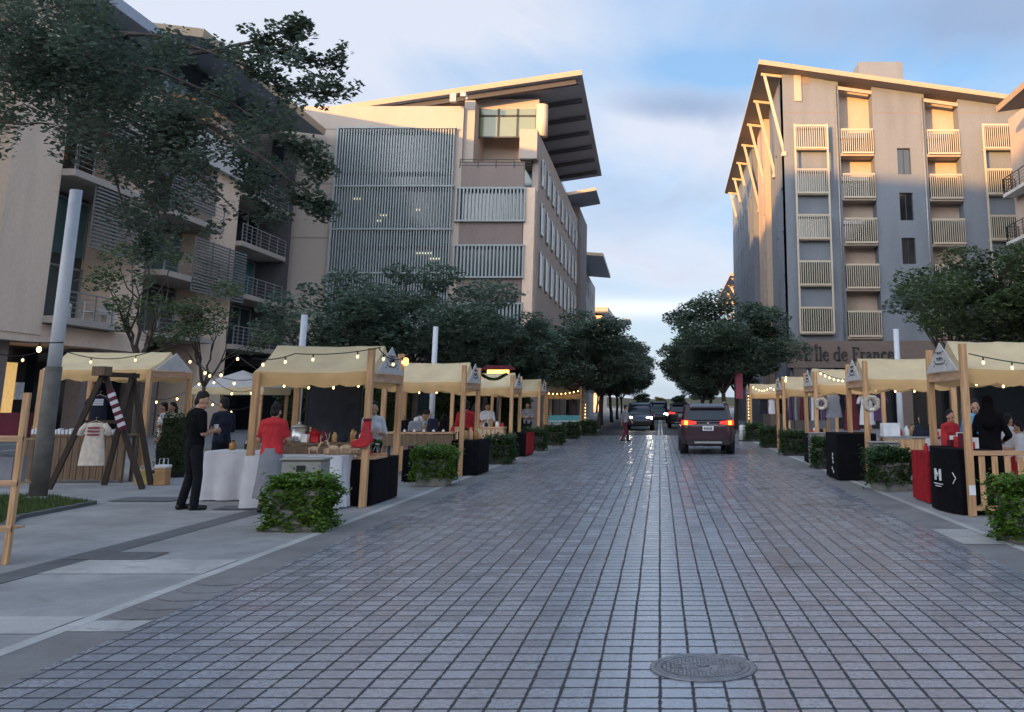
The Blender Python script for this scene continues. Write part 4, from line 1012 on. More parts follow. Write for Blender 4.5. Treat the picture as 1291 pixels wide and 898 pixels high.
# rows along the street; the rest of each row is copied
la = std('street_tree', 'nearest rounded tree of the left kerb row', -4.7, 56, 7.2, 3.7, 2.4, 'leaf', 52, .20, 105, .13, 2.2, 51, 'trees along both kerbs', .5)
lbx = std('street_tree', 'second tree of the left kerb row', -4.1, 68, 7.2, 3.6, 2.5, 'leaf', 48, .24, 120, .13, 2.2, 52, 'trees along both kerbs', .5)
ra = std('street_tree', 'big domed tree beside the street left of the lettering', 3.6, 58, 8.3, 4.35, 2.6, 'leaf', 60, .20, 105, .14, 2.3, 53, 'trees along both kerbs', .5)
rbx = std('street_tree', 'tree close behind the big domed right-hand tree', 4.9, 66, 7.2, 2.8, 2.5, 'leaf', 44, .24, 120, .14, 2.3, 54, 'trees along both kerbs', .5)
again(la, (-4.6, 80, 0), 2.1, 'third tree of the left kerb row', sc=1.05); again(lbx, (-4.4, 93, 0), 4.0, 'fourth tree of the left kerb row', sc=1.1); again(la, (-4.6, 110, 0), 1.0, 'fifth tree of the left kerb row', sc=1.1); again(la, (-5.0, 132, 0), 5.2, 'farthest tree of the left kerb row', sc=1.05)
again(ra, (3.9, 76, 0), 1.3, 'third tree of the right kerb row', sc=.95); again(rbx, (3.9, 90, 0), 3.6, 'fourth tree of the right kerb row', sc=1.1); again(ra, (4.6, 106, 0), 2.2, 'fifth tree of the right kerb row', sc=.95); again(ra, (5.4, 130, 0), 4.4, 'farthest tree of the right kerb row', sc=.85)
again(lbx, (-7.6, 47, 0), 1.0, 'low tree between the stalls and the office corner', sc=.86)
std('plane_tree', 'wide green tree over the stalls before the right-hand balconies', 10.6, 29, 6.5, 3.5, 3.0, 'leaf_warm', 62, .15, 150, .13, 2.2, 61, 'trees behind the right stalls', .5, ry=3.0)
std('plane_tree', 'green tree filling the right edge above the stall roofs', 14.2, 31, 6.8, 3.4, 2.4, 'leaf_warm', 52, .15, 150, .13, 2.2, 62, 'trees behind the right stalls', .5)
std('plane_tree', 'small tree reaching left before the right-hand balconies', 9.7, 33, 6.4, 1.9, 4.0, 'leaf', 22, .15, 150, .1, 2.2, 63, 'trees behind the right stalls', .5)
for x, y, s_, l in ((-3.5, 190, .55, 'small far tree at the left of the street end'), (3.2, 180, .5, 'small far tree at the right of the street end'), (.2, 230, .5, 'small far tree closing the middle of the street end'), (-12.0, 192, 1.45, 'far tree before the last house'), (8.5, 200, .9, 'far tree beyond the right kerb row')):
    again(lbx, (x, y, 0), x, l, 'far trees closing the street', s_)
# hedge planters
def hedge(mb, x0, x1, y0, y1, z0, z1, n, s, seed, bulge=.06):
    r = random.Random(seed); A = [(x1-x0)*(y1-y0), (y1-y0)*(z1-z0), (y1-y0)*(z1-z0), (x1-x0)*(z1-z0), (x1-x0)*(z1-z0)]
    for _ in range(n):
        f = r.choices(range(5), A)[0]; u, v = r.random(), r.random(); x, y, z = x0+(x1-x0)*u, y0+(y1-y0)*v, z0+(z1-z0)*v
        if f == 0: z = z1
        elif f == 1: x, y = x0, y0+(y1-y0)*u
        elif f == 2: x, y = x1, y0+(y1-y0)*u
        elif f == 3: y = y0
        else: y = y1
        nn = noise.noise(Vector((x*6+seed, y*6, z*6)))
        cx_, cy_, cz_ = (x0+x1)/2, (y0+y1)/2, (z0+z1)/2
        d = Vector((x-cx_, y-cy_, z-cz_)); p = Vector((x, y, z))+d.normalized()*(nn*bulge*2.4+r.uniform(-.06, bulge)+(.10 if r.random() < .05 else 0))
        a = r.uniform(0, 6.283); ll = Vector((math.cos(a), math.sin(a), r.uniform(-.8, .8))).normalized()*s*r.uniform(.6, 1.3); bb = Vector((-math.sin(a), math.cos(a), r.uniform(-.6, .6))).normalized()*s*.4
        mb.add([p-ll*.5, p+bb, p+ll*.5, p-bb], [(0, 1, 2, 3)])
def planter(label, x, y, s=1, lm='hedge', group='hedge planters along the stalls', w=.60, d=.62, h=.70, box='planter_grey', n=2600, low=.0):
    t = empty('hedge_planter', (x, y, 0), 0, label, 'planter', group)
    b = MB(); b.box(-w/2, w/2, -d/2, d/2, 0.001, .5); b.box(-w/2-.03, w/2+.03, -d/2-.03, d/2+.03, .44, .52); b.build('tub', box, t, .01)
    b = MB(); b.box(-w/2+.05, w/2-.05, -d/2+.05, d/2-.05, .525, h-.08); b.build('twigs', 'hedge_core', t)
    c = MB(); hedge(c, -w/2-.04, w/2+.04, -d/2-.05, d/2+.02, .10+low, h, int(n*1.8), .06, int(x*100+y*7), .07); c.build('foliage', lm, t, fix=False)
    return t
pg = G(365, 672); pl0 = planter('bright green overgrown hedge tub nearest the camera on the left', pg.x, pg.y+.42, w=.58, n=3800, low=-.06, h=.62)
pr0 = planter('bright green overgrown hedge tub cut by the right edge', G(1322, 688).x, G(1322, 688).y+.4, w=.66, n=4200, low=-.06, h=.68)
PLL = ((541, 614, 'clipped green hedge tub before the second left stall'), (627, 586, 'dark hedge tub before the third left stall'), (673, 569, 'narrow hedge tub beside the black and red cloth'), (698, 562, 'round-topped hedge tub before the aqua counter'), (719, 554, 'hedge tub beside the last left stall post'), (741, 550, 'last small hedge tub on the left kerb'))
p2 = None
for i, (x, y, l) in enumerate(PLL):
    g = G(x, y)
    if i == 0: p2 = planter(l, g.x, g.y+.4, lm='hedge', n=3200, low=.05)
    elif i == 1: p3_ = planter(l, g.x, g.y+.4, lm='hedge_dark', box='planter', n=2400)
    else: again(p3_, (g.x, g.y+.4, 0), i*1.57, l)
PRL = ((1128, 620, 'dark hedge tub before the second right stall'), (1047, 592, 'dark hedge tub before the third right stall'), (1002, 575, 'hedge tub before the fourth right stall'), (973, 565, 'hedge tub before the last right stall'), (952, 557, 'hedge tub beside the white bollards'))
for i, (x, y, l) in enumerate(PRL):
    g = G(x, y)
    if i == 0: p4_ = planter(l, g.x, g.y+.4, lm='hedge_dark', box='planter_grey', n=3000, low=.05)
    else: again(p3_, (g.x, g.y+.4, 0), i*1.57+1.57, l)

# dark hedge closing the plaza behind the left stalls
for (x0, x1, y, h_, l) in ((-17.5, -11.5, 47, 2.2, 'long dark hedge closing the plaza behind the nearest left stall'), (-11.2, -6.6, 50, 2.4, 'dark hedge behind the second and third left stalls')):
    t = empty('hedge_row', ((x0+x1)/2, y, 0), 0, l, 'hedge'); w_ = (x1-x0)/2; MB().box(-w_, w_, -.4, .4, 0, h_-.1).build('twigs', 'hedge_core', t); c = MB(); hedge(c, -w_, w_, -.45, .45, .05, h_, 5200, .16, int(y), .14); c.build('foliage', 'hedge_dark', t, fix=False)
# ---------------------------------------------------------------- market stalls (u = away from the road, y along it)
SW, SD = 1.95, 1.9
def canopy_mb(w, d, ze, zr, seed, val=.24):
    b = MB(); n, k = 16, 8; r = random.Random(seed); g = lambda u, y: .020*noise.noise(Vector((u*2.6+seed, y*3, 0)))+.010*noise.noise(Vector((u*8+seed, y*2, 3)))-.022*math.sin(math.pi*max(0, min(1, u/w)))
    V = []; ov = -.06
    for i in range(n+1):
        u = .10+(w-.08)*i/n
        row = []
        sc = val-.05+.055*abs(math.sin(math.pi*i/n*4.0))
        ys = [(-d/2-ov, ze-sc), (-d/2-ov-.004, ze-sc*.5), (-d/2-ov, ze)]
        for j in range(1, k): t = j/k; ys.append(((-d/2-ov)*(1-t), ze+(zr-ze)*t-.05*math.sin(math.pi*t)))
        ys.append((0, zr))
        ys += [(-y, z) for y, z in ys[:-1][::-1]]
        for (y, z) in ys: V.append((u, y, z+g(u, y)))
    m = 2*(k+3)-1
    m = len(V)//(n+1)
    F_ = [(i*m+j, i*m+j+1, (i+1)*m+j+1, (i+1)*m+j) for i in range(n) for j in range(m-1)]
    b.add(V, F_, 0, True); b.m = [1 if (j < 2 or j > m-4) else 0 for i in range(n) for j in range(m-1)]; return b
def stall(label, x, y, s, seed=1, ridge=2.6, eave=2.13, post=2.5, w=SW, d=SD, group='market stalls along the street', back=True, script=True, amber=False, rail=True):
    t = empty('market_stall', (s*x, y+d/2, 0), 0 if s > 0 else math.pi, label, 'market stall', group)
    p = .105
    for yy in (-d/2, d/2):
        MB().box(0, p, yy-p/2, yy+p/2, 0, post).build('post', 'wood', t, .006)
        MB().box(w-p, w, yy-p/2, yy+p/2, 0, eave-.02).build('post', 'wood', t, .006)
    MB().box(.012, p-.012, -d/2+p/2, d/2-p/2, eave-.17, eave-.03).build('cross_beam', 'wood_y', t, .005)
    for yy in (-d/2, d/2): MB().box(p, w-p, yy*.80-.02, yy*.80+.02, eave-.10, eave-.01).build('eave_beam', 'wood_x', t, .004)
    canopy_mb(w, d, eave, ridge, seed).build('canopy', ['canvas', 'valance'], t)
    hw = d/2-.065
    k = MB().prism([(-hw, eave-.02), (hw, eave-.02), (0, ridge-.03)], -.035, -.02, 'x')
    if script:
        r = random.Random(seed)
        for rowz, n, h in ((eave+.27, 4, .05), (eave+.18, 5, .06), (eave+.10, 6, .03)):
            for i in range(n):
                yy = (i-(n-1)/2)*.072; a = r.uniform(.6, 1.2)
                k.tube([(-.04, yy-.02, rowz-h/2), (-.04, yy-.012, rowz+h/2*a), (-.04, yy+.012, rowz), (-.04, yy+.026, rowz+h/2*a)], .004, 4, 1)
        for q in (-1, 1):
            for i in range(4): k.ell((-.04, q*(.36-.05*i), eave+.08+.05*i*(i % 2+.4)), (.005, .022, .014), 6, 4, 1)
    k.build('gable_panel', ['gable', 'ink'], t)
    if amber: MB().lathe([(.03, 0), (.05, .03), (.05, .10), (.02, .13)], (-.035, -d/2, post-.2), 10).build('amber_lamp', 'lamp_amber', t)
    return t
LS = {}
def stall_at(key, label, px_, py_, s, **k):
    g = G(px_, py_); LS[key] = (abs(g.x), g.y, s); return stall(label, abs(g.x), g.y, s, seed=len(LS)+3, **k)
def loc(key, u, v, z=0):
    x, y, s = LS[key]; return Vector((s*(x+u), y+v, z))
stall_at('L1', 'cream canopied stall with white cloth tables and a red stocking on its post', 461, 640, -1, amber=True)
stall_at('L2', 'cream stall with wooden crate counter, second on the left kerb', 583, 600, -1)
stall_at('L3', 'cream stall with leafy garland on its canopy, third on the left kerb', 645, 577, -1)
stall_at('L4', 'cream stall between the garlanded stall and the aqua counter', 680, 563, -1)
stall_at('L5', 'cream stall with aqua printed counter, last on the left kerb', 733, 548, -1)
stall_at('R1', 'cream stall with picket front and black bar table at the right edge', 1222, 651, 1)
stall_at('R2', 'cream stall with grey counter and white box, second on the right kerb', 1093, 610, 1)
stall_at('R3', 'cream stall hung with maroon clothes, third on the right kerb', 1029, 586, 1)
stall_at('R4', 'cream stall hung with a row of purple garments, fourth on the right kerb', 988, 569, 1)
stall_at('R5', 'cream stall with warm strings of light, last on the right kerb', 946, 553, 1)
# plaza stalls, set back from the street
g0 = G(178, 606); x0_ = abs(g0.x); LS['L0'] = (x0_, g0.y, -1)
stall('cream stall with dark A-frame in front of it on the plaza', x0_, g0.y, -1, seed=40, w=2.45, d=1.9, ridge=2.78, eave=2.36, post=2.34, script=False, group='market stalls on the plaza')
# peaked white tent further back on the plaza
def tent(label, x, y):
    t = empty('peaked_tent', (x, y, 0), 0, label, 'tent', 'market stalls on the plaza'); w = 1.25
    for a in (-w, w):
        for b in (-w, w): MB().box(a-.05, a+.05, b-.05, b+.05, 0, 2.1).build('post', 'wood', t)
    for a in (-1, 1):
        MB().quad((a*(w+.1), -w-.1, 1.95), (a*(w+.1), w+.1, 1.95), (a*(w+.1), w+.1, 2.2), (a*(w+.1), -w-.1, 2.2)).build('valance', 'canvas', t, fix=False)
        MB().quad((-w-.1, a*(w+.1), 1.95), (w+.1, a*(w+.1), 1.95), (w+.1, a*(w+.1), 2.2), (-w-.1, a*(w+.1), 2.2)).build('valance', 'canvas', t, fix=False)
    b = MB(); q = w+.1
    cs = [(-q, -q, 2.2), (q, -q, 2.2), (q, q, 2.2), (-q, q, 2.2)]
    for i in range(4): b.add([cs[i], cs[(i+1) % 4], (0, 0, 2.85)], [(0, 1, 2)])
    b.build('canopy', 'gable', t, fix=False)
g = G(298, 566); tent('white peaked tent behind the man in black on the plaza', g.x, g.y)
# ---- cloths and tables
def clothtable(name, label, c, w, d, h, m, group=None, curve_=0.0, folds=.02, logo=False, drop=.02, sub='cloth'):
    t = empty(name, c, 0, label, 'table', group)
    MB().box(-w/2+.03, w/2-.03, -d/2+.03, d/2-.03, h-.04, h-.006).build('tabletop', 'wood_x', t)
    lg = [(-1, -1), (1, -1), (1, 1), (-1, 1)]
    for a, b in lg: MB().box(a*(w/2-.06)-.02, a*(w/2-.06)+.02, b*(d/2-.06)-.02, b*(d/2-.06)+.02, 0, h-.04).build('leg', 'black', t)
    per = []; n = 24
    for (xa, ya), (xb, yb) in (((-1, -1), (1, -1)), ((1, -1), (1, 1)), ((1, 1), (-1, 1)), ((-1, 1), (-1, -1))):
        for i in range(n):
            q = i/n; per.append(((xa+(xb-xa)*q)*w/2, (ya+(yb-ya)*q)*d/2))
    if curve_: per = [(x*(1-.0)-(curve_*(1-(2*y/d)**2) if x < 0 else 0), y) for x, y in per]
    k = len(per); V = []; rows = 5
    for j in range(rows+1):
        f = j/rows
        for i, (x, y) in enumerate(per):
            o = 1+folds*f*math.sin(i*.9+1.3*math.sin(i*.37))/max(.3, math.hypot(x, y))+.02*f
            V.append((x*o, y*o, h-(h-drop)*f))
    Fq = [(j*k+i, j*k+(i+1) % k, (j+1)*k+(i+1) % k, (j+1)*k+i) for j in range(rows) for i in range(k)]
    b = MB().add(V, Fq, 0, True); b.add([(x, y, h) for x, y in per], [tuple(range(k))])
    cl = b.build('cloth', m, t)
    return t, cl
a = loc('L1', .95, .05); clothtable('market_table', 'long table under a white cloth across the front of the nearest left stall', (a.x-.15, a.y, 0), 1.55, .7, .80, 'white_cloth', folds=.05)
g = G(290, 633); clothtable('market_table', 'white-clothed table beside the man in black', (g.x, g.y+.5, 0), 1.1, .8, .82, 'white_cloth', folds=.05)
a = loc('L1', .38, .98); clothtable('market_table', 'black-clothed end table of the nearest left stall', (a.x+.10, a.y, 0), .62, 1.6, .72, 'black_cloth', 'black-clothed tables', folds=.008)
a = loc('L2', .55, -1.55); clothtable('market_table', 'low black-clothed table between the first two left stalls', (a.x, a.y, 0), .7, .8, .66, 'black_cloth', 'black-clothed tables')
a = loc('L2', .1, .75); clothtable('market_table', 'black-clothed end table with golden bottles at the second left stall', (a.x+.1, a.y, 0), .7, 1.5, .78, 'black_cloth', 'black-clothed tables')
a = loc('L3', .15, 1.3); tb_, cl_ = clothtable('market_table', 'black and red clothed end table of the garlanded left stall', (a.x+.15, a.y, 0), .75, 1.7, .72, 'black_cloth', 'black-clothed tables')
MB().box(.385, .41, -.86, .88, .05, .725).build('red_overlay', 'red_cloth', tb_)
a = loc('R1', .08, .9); tb_, cl_ = clothtable('bar_table', 'black bowed bar table with a white M on its front at the right edge stall', (a.x+.1, a.y, 0), .5, 1.55, .94, 'black_cloth', 'black-clothed tables', curve_=.16, folds=.004)
def bow(y): return -.25-.16*(1-(2*y/1.55)**2)*1.0-.022
lg = MB()
def pl(pts, w=.03):
    for (ya, za), (yb, zb) in zip(pts, pts[1:]):
        lg.bar((bow(ya)-.006, ya, za), (bow(yb)-.006, yb, zb), w, .012)
y0 = -.22
pl([(y0+.09, .46), (y0+.09, .63)], .032); pl([(y0-.09, .46), (y0-.09, .63)], .032); pl([(y0+.09, .62), (y0, .52), (y0-.09, .62)], .022)
lg.build('logo_letter', 'white_ink', tb_); lg = MB()
pl([(y0+.16, .41), (y0, .408), (y0-.16, .41)], .016); lg.build('logo_line', 'white_ink', tb_); lg = MB()
pl([(y0+.11, .375), (y0, .374), (y0-.11, .375)], .008); lg.build('logo_line', 'white_ink', tb_); lg = MB()
pl([(-.66, .60), (-.73, .52), (-.66, .44)], .008)
lg.build('logo_mark', 'white_ink', tb_)
a = loc('R1', .25, 2.35); clothtable('market_table', 'red-clothed table behind the black bar table', (a.x, a.y, 0), .7, 1.0, .82, 'red_cloth')
a = loc('R3', -.05, -2.1); a = loc('R2', .0, 1.55); tb_, cl_ = clothtable('market_table', 'tall black-clothed table beside the second right stall', (a.x-.02, a.y, 0), .85, 1.5, .98, 'black_cloth', 'black-clothed tables', folds=.008)
k = MB()
for i, (yy, zz0) in enumerate(((-.3, .5), (-.28, .42), (-.32, .34), (-.2, .2), (-.35, .14))): k.bar((-.452, yy, zz0), (-.452, yy+.05, zz0+.05), .016, .02)
k.build('printed_mark', 'white_ink', tb_)
a = loc('R3', .0, .75); clothtable('market_table', 'narrow black-clothed table at the third right stall', (a.x+.1, a.y, 0), .45, 1.2, .8, 'black_cloth', 'black-clothed tables')
a = loc('L5', .95, .3); tb_, cl_ = clothtable('counter', 'counter with aqua and white printed front at the last left stall', (a.x, a.y, 0), 1.7, .6, 1.0, 'white_cloth')
MB().box(-.84, .84, -.345, -.325, .62, 1.02).build('printed_front', 'aqua', tb_); MB().box(-.84, .84, -.352, -.346, .68, .74).build('printed_stripe', 'white', tb_)
# ---- wooden counters
def counter(label, c, w, d, h, m='wood_x', slats=True, group=None, top='wood_x'):
    t = empty('wood_counter', c, 0, label, 'counter', group)
    MB().box(-w/2, w/2, -d/2, d/2, h-.04, h).build('worktop', top, t, .004)
    f = MB(); n = int(w/.13)
    if slats:
        for i in range(n): x = -w/2+.02+(w-.04)*i/n; f.box(x+.006, x+w/n-.01, -d/2+.02, -d/2+.045, .06+.01*(i % 2), h-.045)
    else: f.box(-w/2+.02, w/2-.02, -d/2+.02, -d/2+.045, h-.30, h-.05)
    f.build('front_board', m, t)
    for a in (-1, 1):
        for b in (-1, 1): MB().box(a*(w/2-.05)-.03, a*(w/2-.05)+.03, b*(d/2-.08)-.03, b*(d/2-.08)+.03, 0, h-.042).build('leg', m, t)
    return t
a = loc('L2', 1.0, -.1); counter('long wooden crate counter of the second left stall', (a.x, a.y, 0), 1.6, .6, .98, 'wood_brown', False)
a = loc('L3', 1.0, -.1); counter('olive board counter of the garlanded left stall', (a.x, a.y, 0), 1.6, .6, .92, 'wood_pale', True)
a = loc('R2', 1.0, -.25); counter('grey-topped counter of the second right stall', (a.x+.05, a.y, 0), 1.55, .6, .96, 'wood', False, top='planter_grey')
a = loc('R2', 1.55, .55); counter('pallet board front beside the second right counter', (a.x, a.y, 0), .5, .5, .9, 'wood', True)
a = loc('L1', .62, .6); counter('timber goods shelf inside the nearest left stall', (a.x-.3, a.y+.1, 0), 1.5, .35, .98, 'wood_brown', False, top='wood_brown')
a = loc('L0', 1.15, -.45); counter('brown pallet board counter of the plaza stall', (a.x, a.y, 0), 2.2, .55, .98, 'wood_brown', True, top='wood_brown')
b = MB(); a = loc('L0', 1.25, -.6)
for i in range(24): b.box(a.x-.95+i*.08, a.x-.90+i*.08, a.y-.02, a.y+.12, .985, 1.06+.02*(i % 3))
tag(b.build('candle_tray', 'white'), 'row of small white candles along the pallet counter', 'candles', kind='stuff')
a = loc('R1', 1.25, -.02); t = empty('picket_fence', (a.x, a.y, 0), 0, 'pine picket fence across the front of the right edge stall', 'fence')
MB().box(-1.15, .95, -.03, .03, .86, .93).build('top_rail', 'wood_x', t, .004); MB().box(-1.15, .95, -.025, .025, .08, .15).build('bottom_rail', 'wood_x', t, .004)
for i in range(11): MB().box(-1.08+i*.19, -.99+i*.19, -.055, -.031, .1, .85).build('picket', 'wood', t, .003)
a = loc('R1', 0, 0); b = MB().box(a.x+.005, a.x+.10, a.y-.062, a.y-.056, .30, .44)
tag(b.build('notice', 'white'), 'small white notice on the foot of the right edge stall post', 'notice')
# ---- things on and round the stalls
def pot(label, c, r=.14, h=.24, m='steel', group=None):
    t = empty('cooking_pot', c, 0, label, 'pot', group)
    MB().lathe([(r*.95, 0), (r, .02), (r, h)], n=18).build('body', m, t); MB().lathe([(r*1.03, h+.001), (r*1.03, h+.015), (r*.3, h+.05), (.02, h+.06), (.03, h+.085), (.01, h+.09)], n=18).build('lid', m, t)
    for q in (-1, 1): MB().tube([(q*r, -.04, h*.7), (q*(r+.035), -.03, h*.72), (q*(r+.035), .03, h*.72), (q*r, .04, h*.7)], .008, 6).build('handle', 'black', t)
def jar(name, label, c, r, h, m, cap='black', cat='jar', group=None):
    t = empty(name, c, 0, label, cat, group)
    MB().lathe([(r*.9, 0), (r, .01), (r, h*.62), (r*.55, h*.8), (r*.5, h*.9)], n=12).build('body', m, t); MB().lathe([(r*.56, h*.9), (r*.56, h), (r*.2, h+.004)], n=12).build('cap', cap, t)
    return t
def crate(name, label, c, w, d, h, m, cat, rz=0, group=None):
    t = empty(name, c, rz, label, cat, group); b = MB(); q = .015
    b.box(-w/2, w/2, -d/2, d/2, 0, q); b.box(-w/2, w/2, -d/2, -d/2+q, q, h); b.box(-w/2, w/2, d/2-q, d/2, q, h); b.box(-w/2, -w/2+q, -d/2+q, d/2-q, q, h); b.box(w/2-q, w/2, -d/2+q, d/2-q, q, h)
    b.build('body', m, t); return t
def deer(label, c, s, rz):
    t = empty('wooden_reindeer', c, rz, label, 'ornament', 'carved reindeer on the white cloth')
    b = MB(); b.ell((0, 0, .2*s), (.16*s, .06*s, .07*s)); 
    for x in (-.11, .11):
        for y in (-.035, .035): b.tube([(x*s, y*s, .2*s), (x*1.1*s, y*1.1*s, 0)], [.016*s, .011*s], 6)
    b.tube([(.13*s, 0, .22*s), (.2*s, 0, .36*s)], [.035*s, .025*s], 7); b.ell((.235*s, 0, .38*s), (.06*s, .028*s, .03*s))
    b.build('body', 'wood_pale', t); a = MB()
    for q in (-1, 1): a.tube([(.2*s, q*.015*s, .4*s), (.19*s, q*.07*s, .5*s), (.22*s, q*.12*s, .62*s)], [.009*s, .008*s, .004*s], 5); a.tube([(.19*s, q*.07*s, .5*s), (.25*s, q*.06*s, .57*s)], .005*s, 5)
    a.build('antlers', 'wood_pale', t)
a = loc('L1', .55, .0)
for i, (dx, dy, s, rz, l) in enumerate(((.18, .0, .62, .2, 'pale carved reindeer nearest the red stocking'), (-.05, .08, .58, 2.9, 'pale carved reindeer facing left on the white cloth'), (-.34, -.02, .52, .5, 'smallest pale carved reindeer beside the red pot'))):
    deer(l, (a.x+dx, a.y+dy, .80), s, rz)
sb = MB(); sb.box(a.x-.25, a.x+.33, a.y+.2, a.y+.3, .801, .90); tag(sb.build('driftwood_log', 'wood_pale', bev=.02), 'pale log lying behind the carved reindeer', 'log')
pot('tall steel pot with black lid on the nearest left stall', (P(373, 555, a.y+.55).x, a.y+.68, .985), .13, .24)
pot('wide dark pot beside the tall steel pot', (P(392, 560, a.y+.55).x, a.y+.70, .985), .12, .13, 'red_cloth')
jar('sauce_bottle', 'yellow-topped bottle beside the steel pot', (P(386, 560, a.y+.55).x, a.y+.70, .985), .035, .24, 'jar', 'paper_y', 'bottle')
db = empty('display_board', (P(418, 560, LS['L1'][1]+1.75).x, LS['L1'][1]+1.75, 0), 0, 'tall dark display board at the back of the nearest left stall', 'board')
MB().box(-.46, .46, -.02, .02, .3, 2.0).build('panel', 'dark_board', db); b = MB(); b.box(-.5, -.46, -.03, .03, 0, 2.02); b.box(.46, .5, -.03, .03, 0, 2.02); b.box(-.46, .46, -.03, .03, 2.0, 2.04); b.build('frame', 'black', db)
# red stocking
a = loc('L1', 0, 0); st = tag(empty('christmas_stocking', (a.x-.05, a.y-.12, .98), 0), 'red knitted stocking hanging on the front post of the nearest left stall', 'stocking')
b = MB(); b.prism([(-.03, .36), (.09, .36), (.10, .02), (.06, -.04), (-.12, -.06), (-.21, -.03), (-.21, .04), (-.08, .09)], -.025, .025, 'y'); b.build('sock', 'red', st, .02)
k = MB()
for i in range(4): k.box(-.005, .075, -.029, -.0255, .08+i*.055, .10+i*.055)
k.build('stitched_lines', 'pink', st); MB().box(-.035, .095, -.032, .032, .355, .40).build('cuff', 'maroon', st, .01)
# end-table goods
a = loc('L1', .35, .9)
t = empty('wood_tray', (a.x+.1, a.y-.3, .725), 0, 'pine board with trinkets on the black end table', 'tray'); MB().box(-.3, .3, -.35, .35, 0, .03).build('board', 'wood_y', t)
for q in (-1, 1): MB().box(-.3, .3, q*.33-.012, q*.33+.012, .03, .07).build('rim', 'wood_x', t)
GOODS = ((-.05, -.62, .045, .10, 'ceramic', 'white trinket jar at the near corner of the black end table'), (.12, -.45, .05, .11, 'red', 'red trinket jar on the black end table'), (-.1, .25, .06, .26, 'glass_green', 'dark green bottle on the black end table'), (.1, .1, .07, .22, 'glass_dark', 'dark glass vase on the black end table'), (-.02, .5, .06, .2, 'ceramic', 'white jar at the far side of the black end table'))
for dx, dy, r_, h, m, l in GOODS: jar('trinket_jar', l, (a.x+.1+dx, a.y+dy, .725 if abs(dy+.3) > .36 else .756), r_, h, m, 'steel', group='trinkets on the black end table')
pp = empty('potted_herb', (a.x+.12, a.y+.3, .725), 0, 'small dark potted herb on the black end table', 'plant'); MB().lathe([(.07, 0), (.09, .12)], n=12).build('pot', 'black', pp); h = MB(); leafcloud(h, [((0, 0, .2), .13)], 9000, .045, 4, .7); h.build('leaves', 'hedge_dark', pp)
a = loc('L2', .1, .75)
for i, (dx, dy, r_, h, m, l) in enumerate(((-.1, -.5, .06, .34, 'jar', 'tall golden bottle nearest the post on the second end table'), (.08, -.35, .055, .28, 'wood_pale', 'golden figurine in the middle of the second end table'), (.16, -.1, .06, .24, 'jar', 'short golden bottle on the second end table'), (-.12, .1, .07, .2, 'sand', 'woven jar on the second end table'), (.12, .35, .05, .3, 'wood_pale', 'pale bottle at the far side of the second end table'))):
    jar('gift_bottle', l, (a.x+.1+dx, a.y+dy, .785), r_, h, m, 'paper_y', 'bottle', 'bottles on the second end table')
a = loc('L2', 1.0, -.15)
for i, (dx, m, l, w, h) in enumerate(((-.42, 'black_cloth', 'black handbag on the left of the crate counter', .30, .26), (-.1, 'grey_cloth', 'grey handbag in the middle of the crate counter', .34, .24), (.3, 'navy', 'dark blue handbag on the right of the crate counter', .28, .30), (.56, 'black_cloth', 'black tote at the post end of the crate counter', .22, .28))):
    t = empty('handbag', (a.x+dx, a.y, .985), .2*i, l, 'bag', 'bags on the crate counter'); b = MB(); b.prism([(-w/2, 0), (w/2, 0), (w*.42, h), (-w*.42, h)], -.07, .07, 'y'); b.build('body', m, t, .03)
    MB().tube([(-w*.25, 0, h-.01), (-w*.2, 0, h+.09), (0, 0, h+.13), (w*.2, 0, h+.09), (w*.25, 0, h-.01)], .01, 6).build('handle', 'black', t)
for i in range(7):
    x = a.x-.72+i*.22; jar('cream_pot', ('small white pot %s on the front ledge of the crate counter' % ('far left', 'second', 'third', 'fourth', 'fifth', 'sixth', 'at the right end')[i]).replace('pot second', 'pot second from left').replace('pot third', 'pot third from left').replace('pot fourth', 'pot at the middle').replace('pot fifth', 'pot third from right').replace('pot sixth', 'pot second from right'), (x, a.y-.25, .983), .035, .06, 'ceramic', 'ceramic', 'pot', 'white pots on the crate counter')
a = loc('R2', 1.0, -.25)
crate('white_box', 'white open box on the left end of the grey counter', (a.x-.55, a.y-.1, .965), .34, .3, .26, 'white', 'box')
for i, (dx, s, l) in enumerate(((-.2, .055, 'white cup beside the white box'), (.0, .05, 'white cup at the middle of the grey counter'), (.14, .06, 'larger white jug on the grey counter'), (.28, .045, 'small white cup near the seated customer'))):
    jar('cup', l, (a.x+dx, a.y-.05+.05*(i % 2), .965), s, .2, 'ceramic', 'ceramic', 'cup', 'white cups on the grey counter')
a = loc('R1', .1, .9)
for i in range(9):
    m = ('red', 'white', 'maroon', 'ceramic')[i % 4]; nm = ('red', 'white', 'maroon', 'cream')[i % 4]
    pos = ('nearest the post', 'second from the post', 'third from the post', 'at the near middle', 'at the centre', 'at the far middle', 'third from the far end', 'second from the far end', 'at the far end')[i]
    crate('gift_box', '%s gift box %s of the black bar table' % (nm, pos), (a.x+.05+.1*(i % 2), a.y-.66+i*.16, .945), .12, .11, .10+.06*(i % 3), m, 'box', .3*i, 'gift boxes on the bar table')
crate('white_crate', 'white box of small goods on the red-clothed table', loc('R1', .25, 2.2, .825), .4, .4, .2, 'white', 'box')
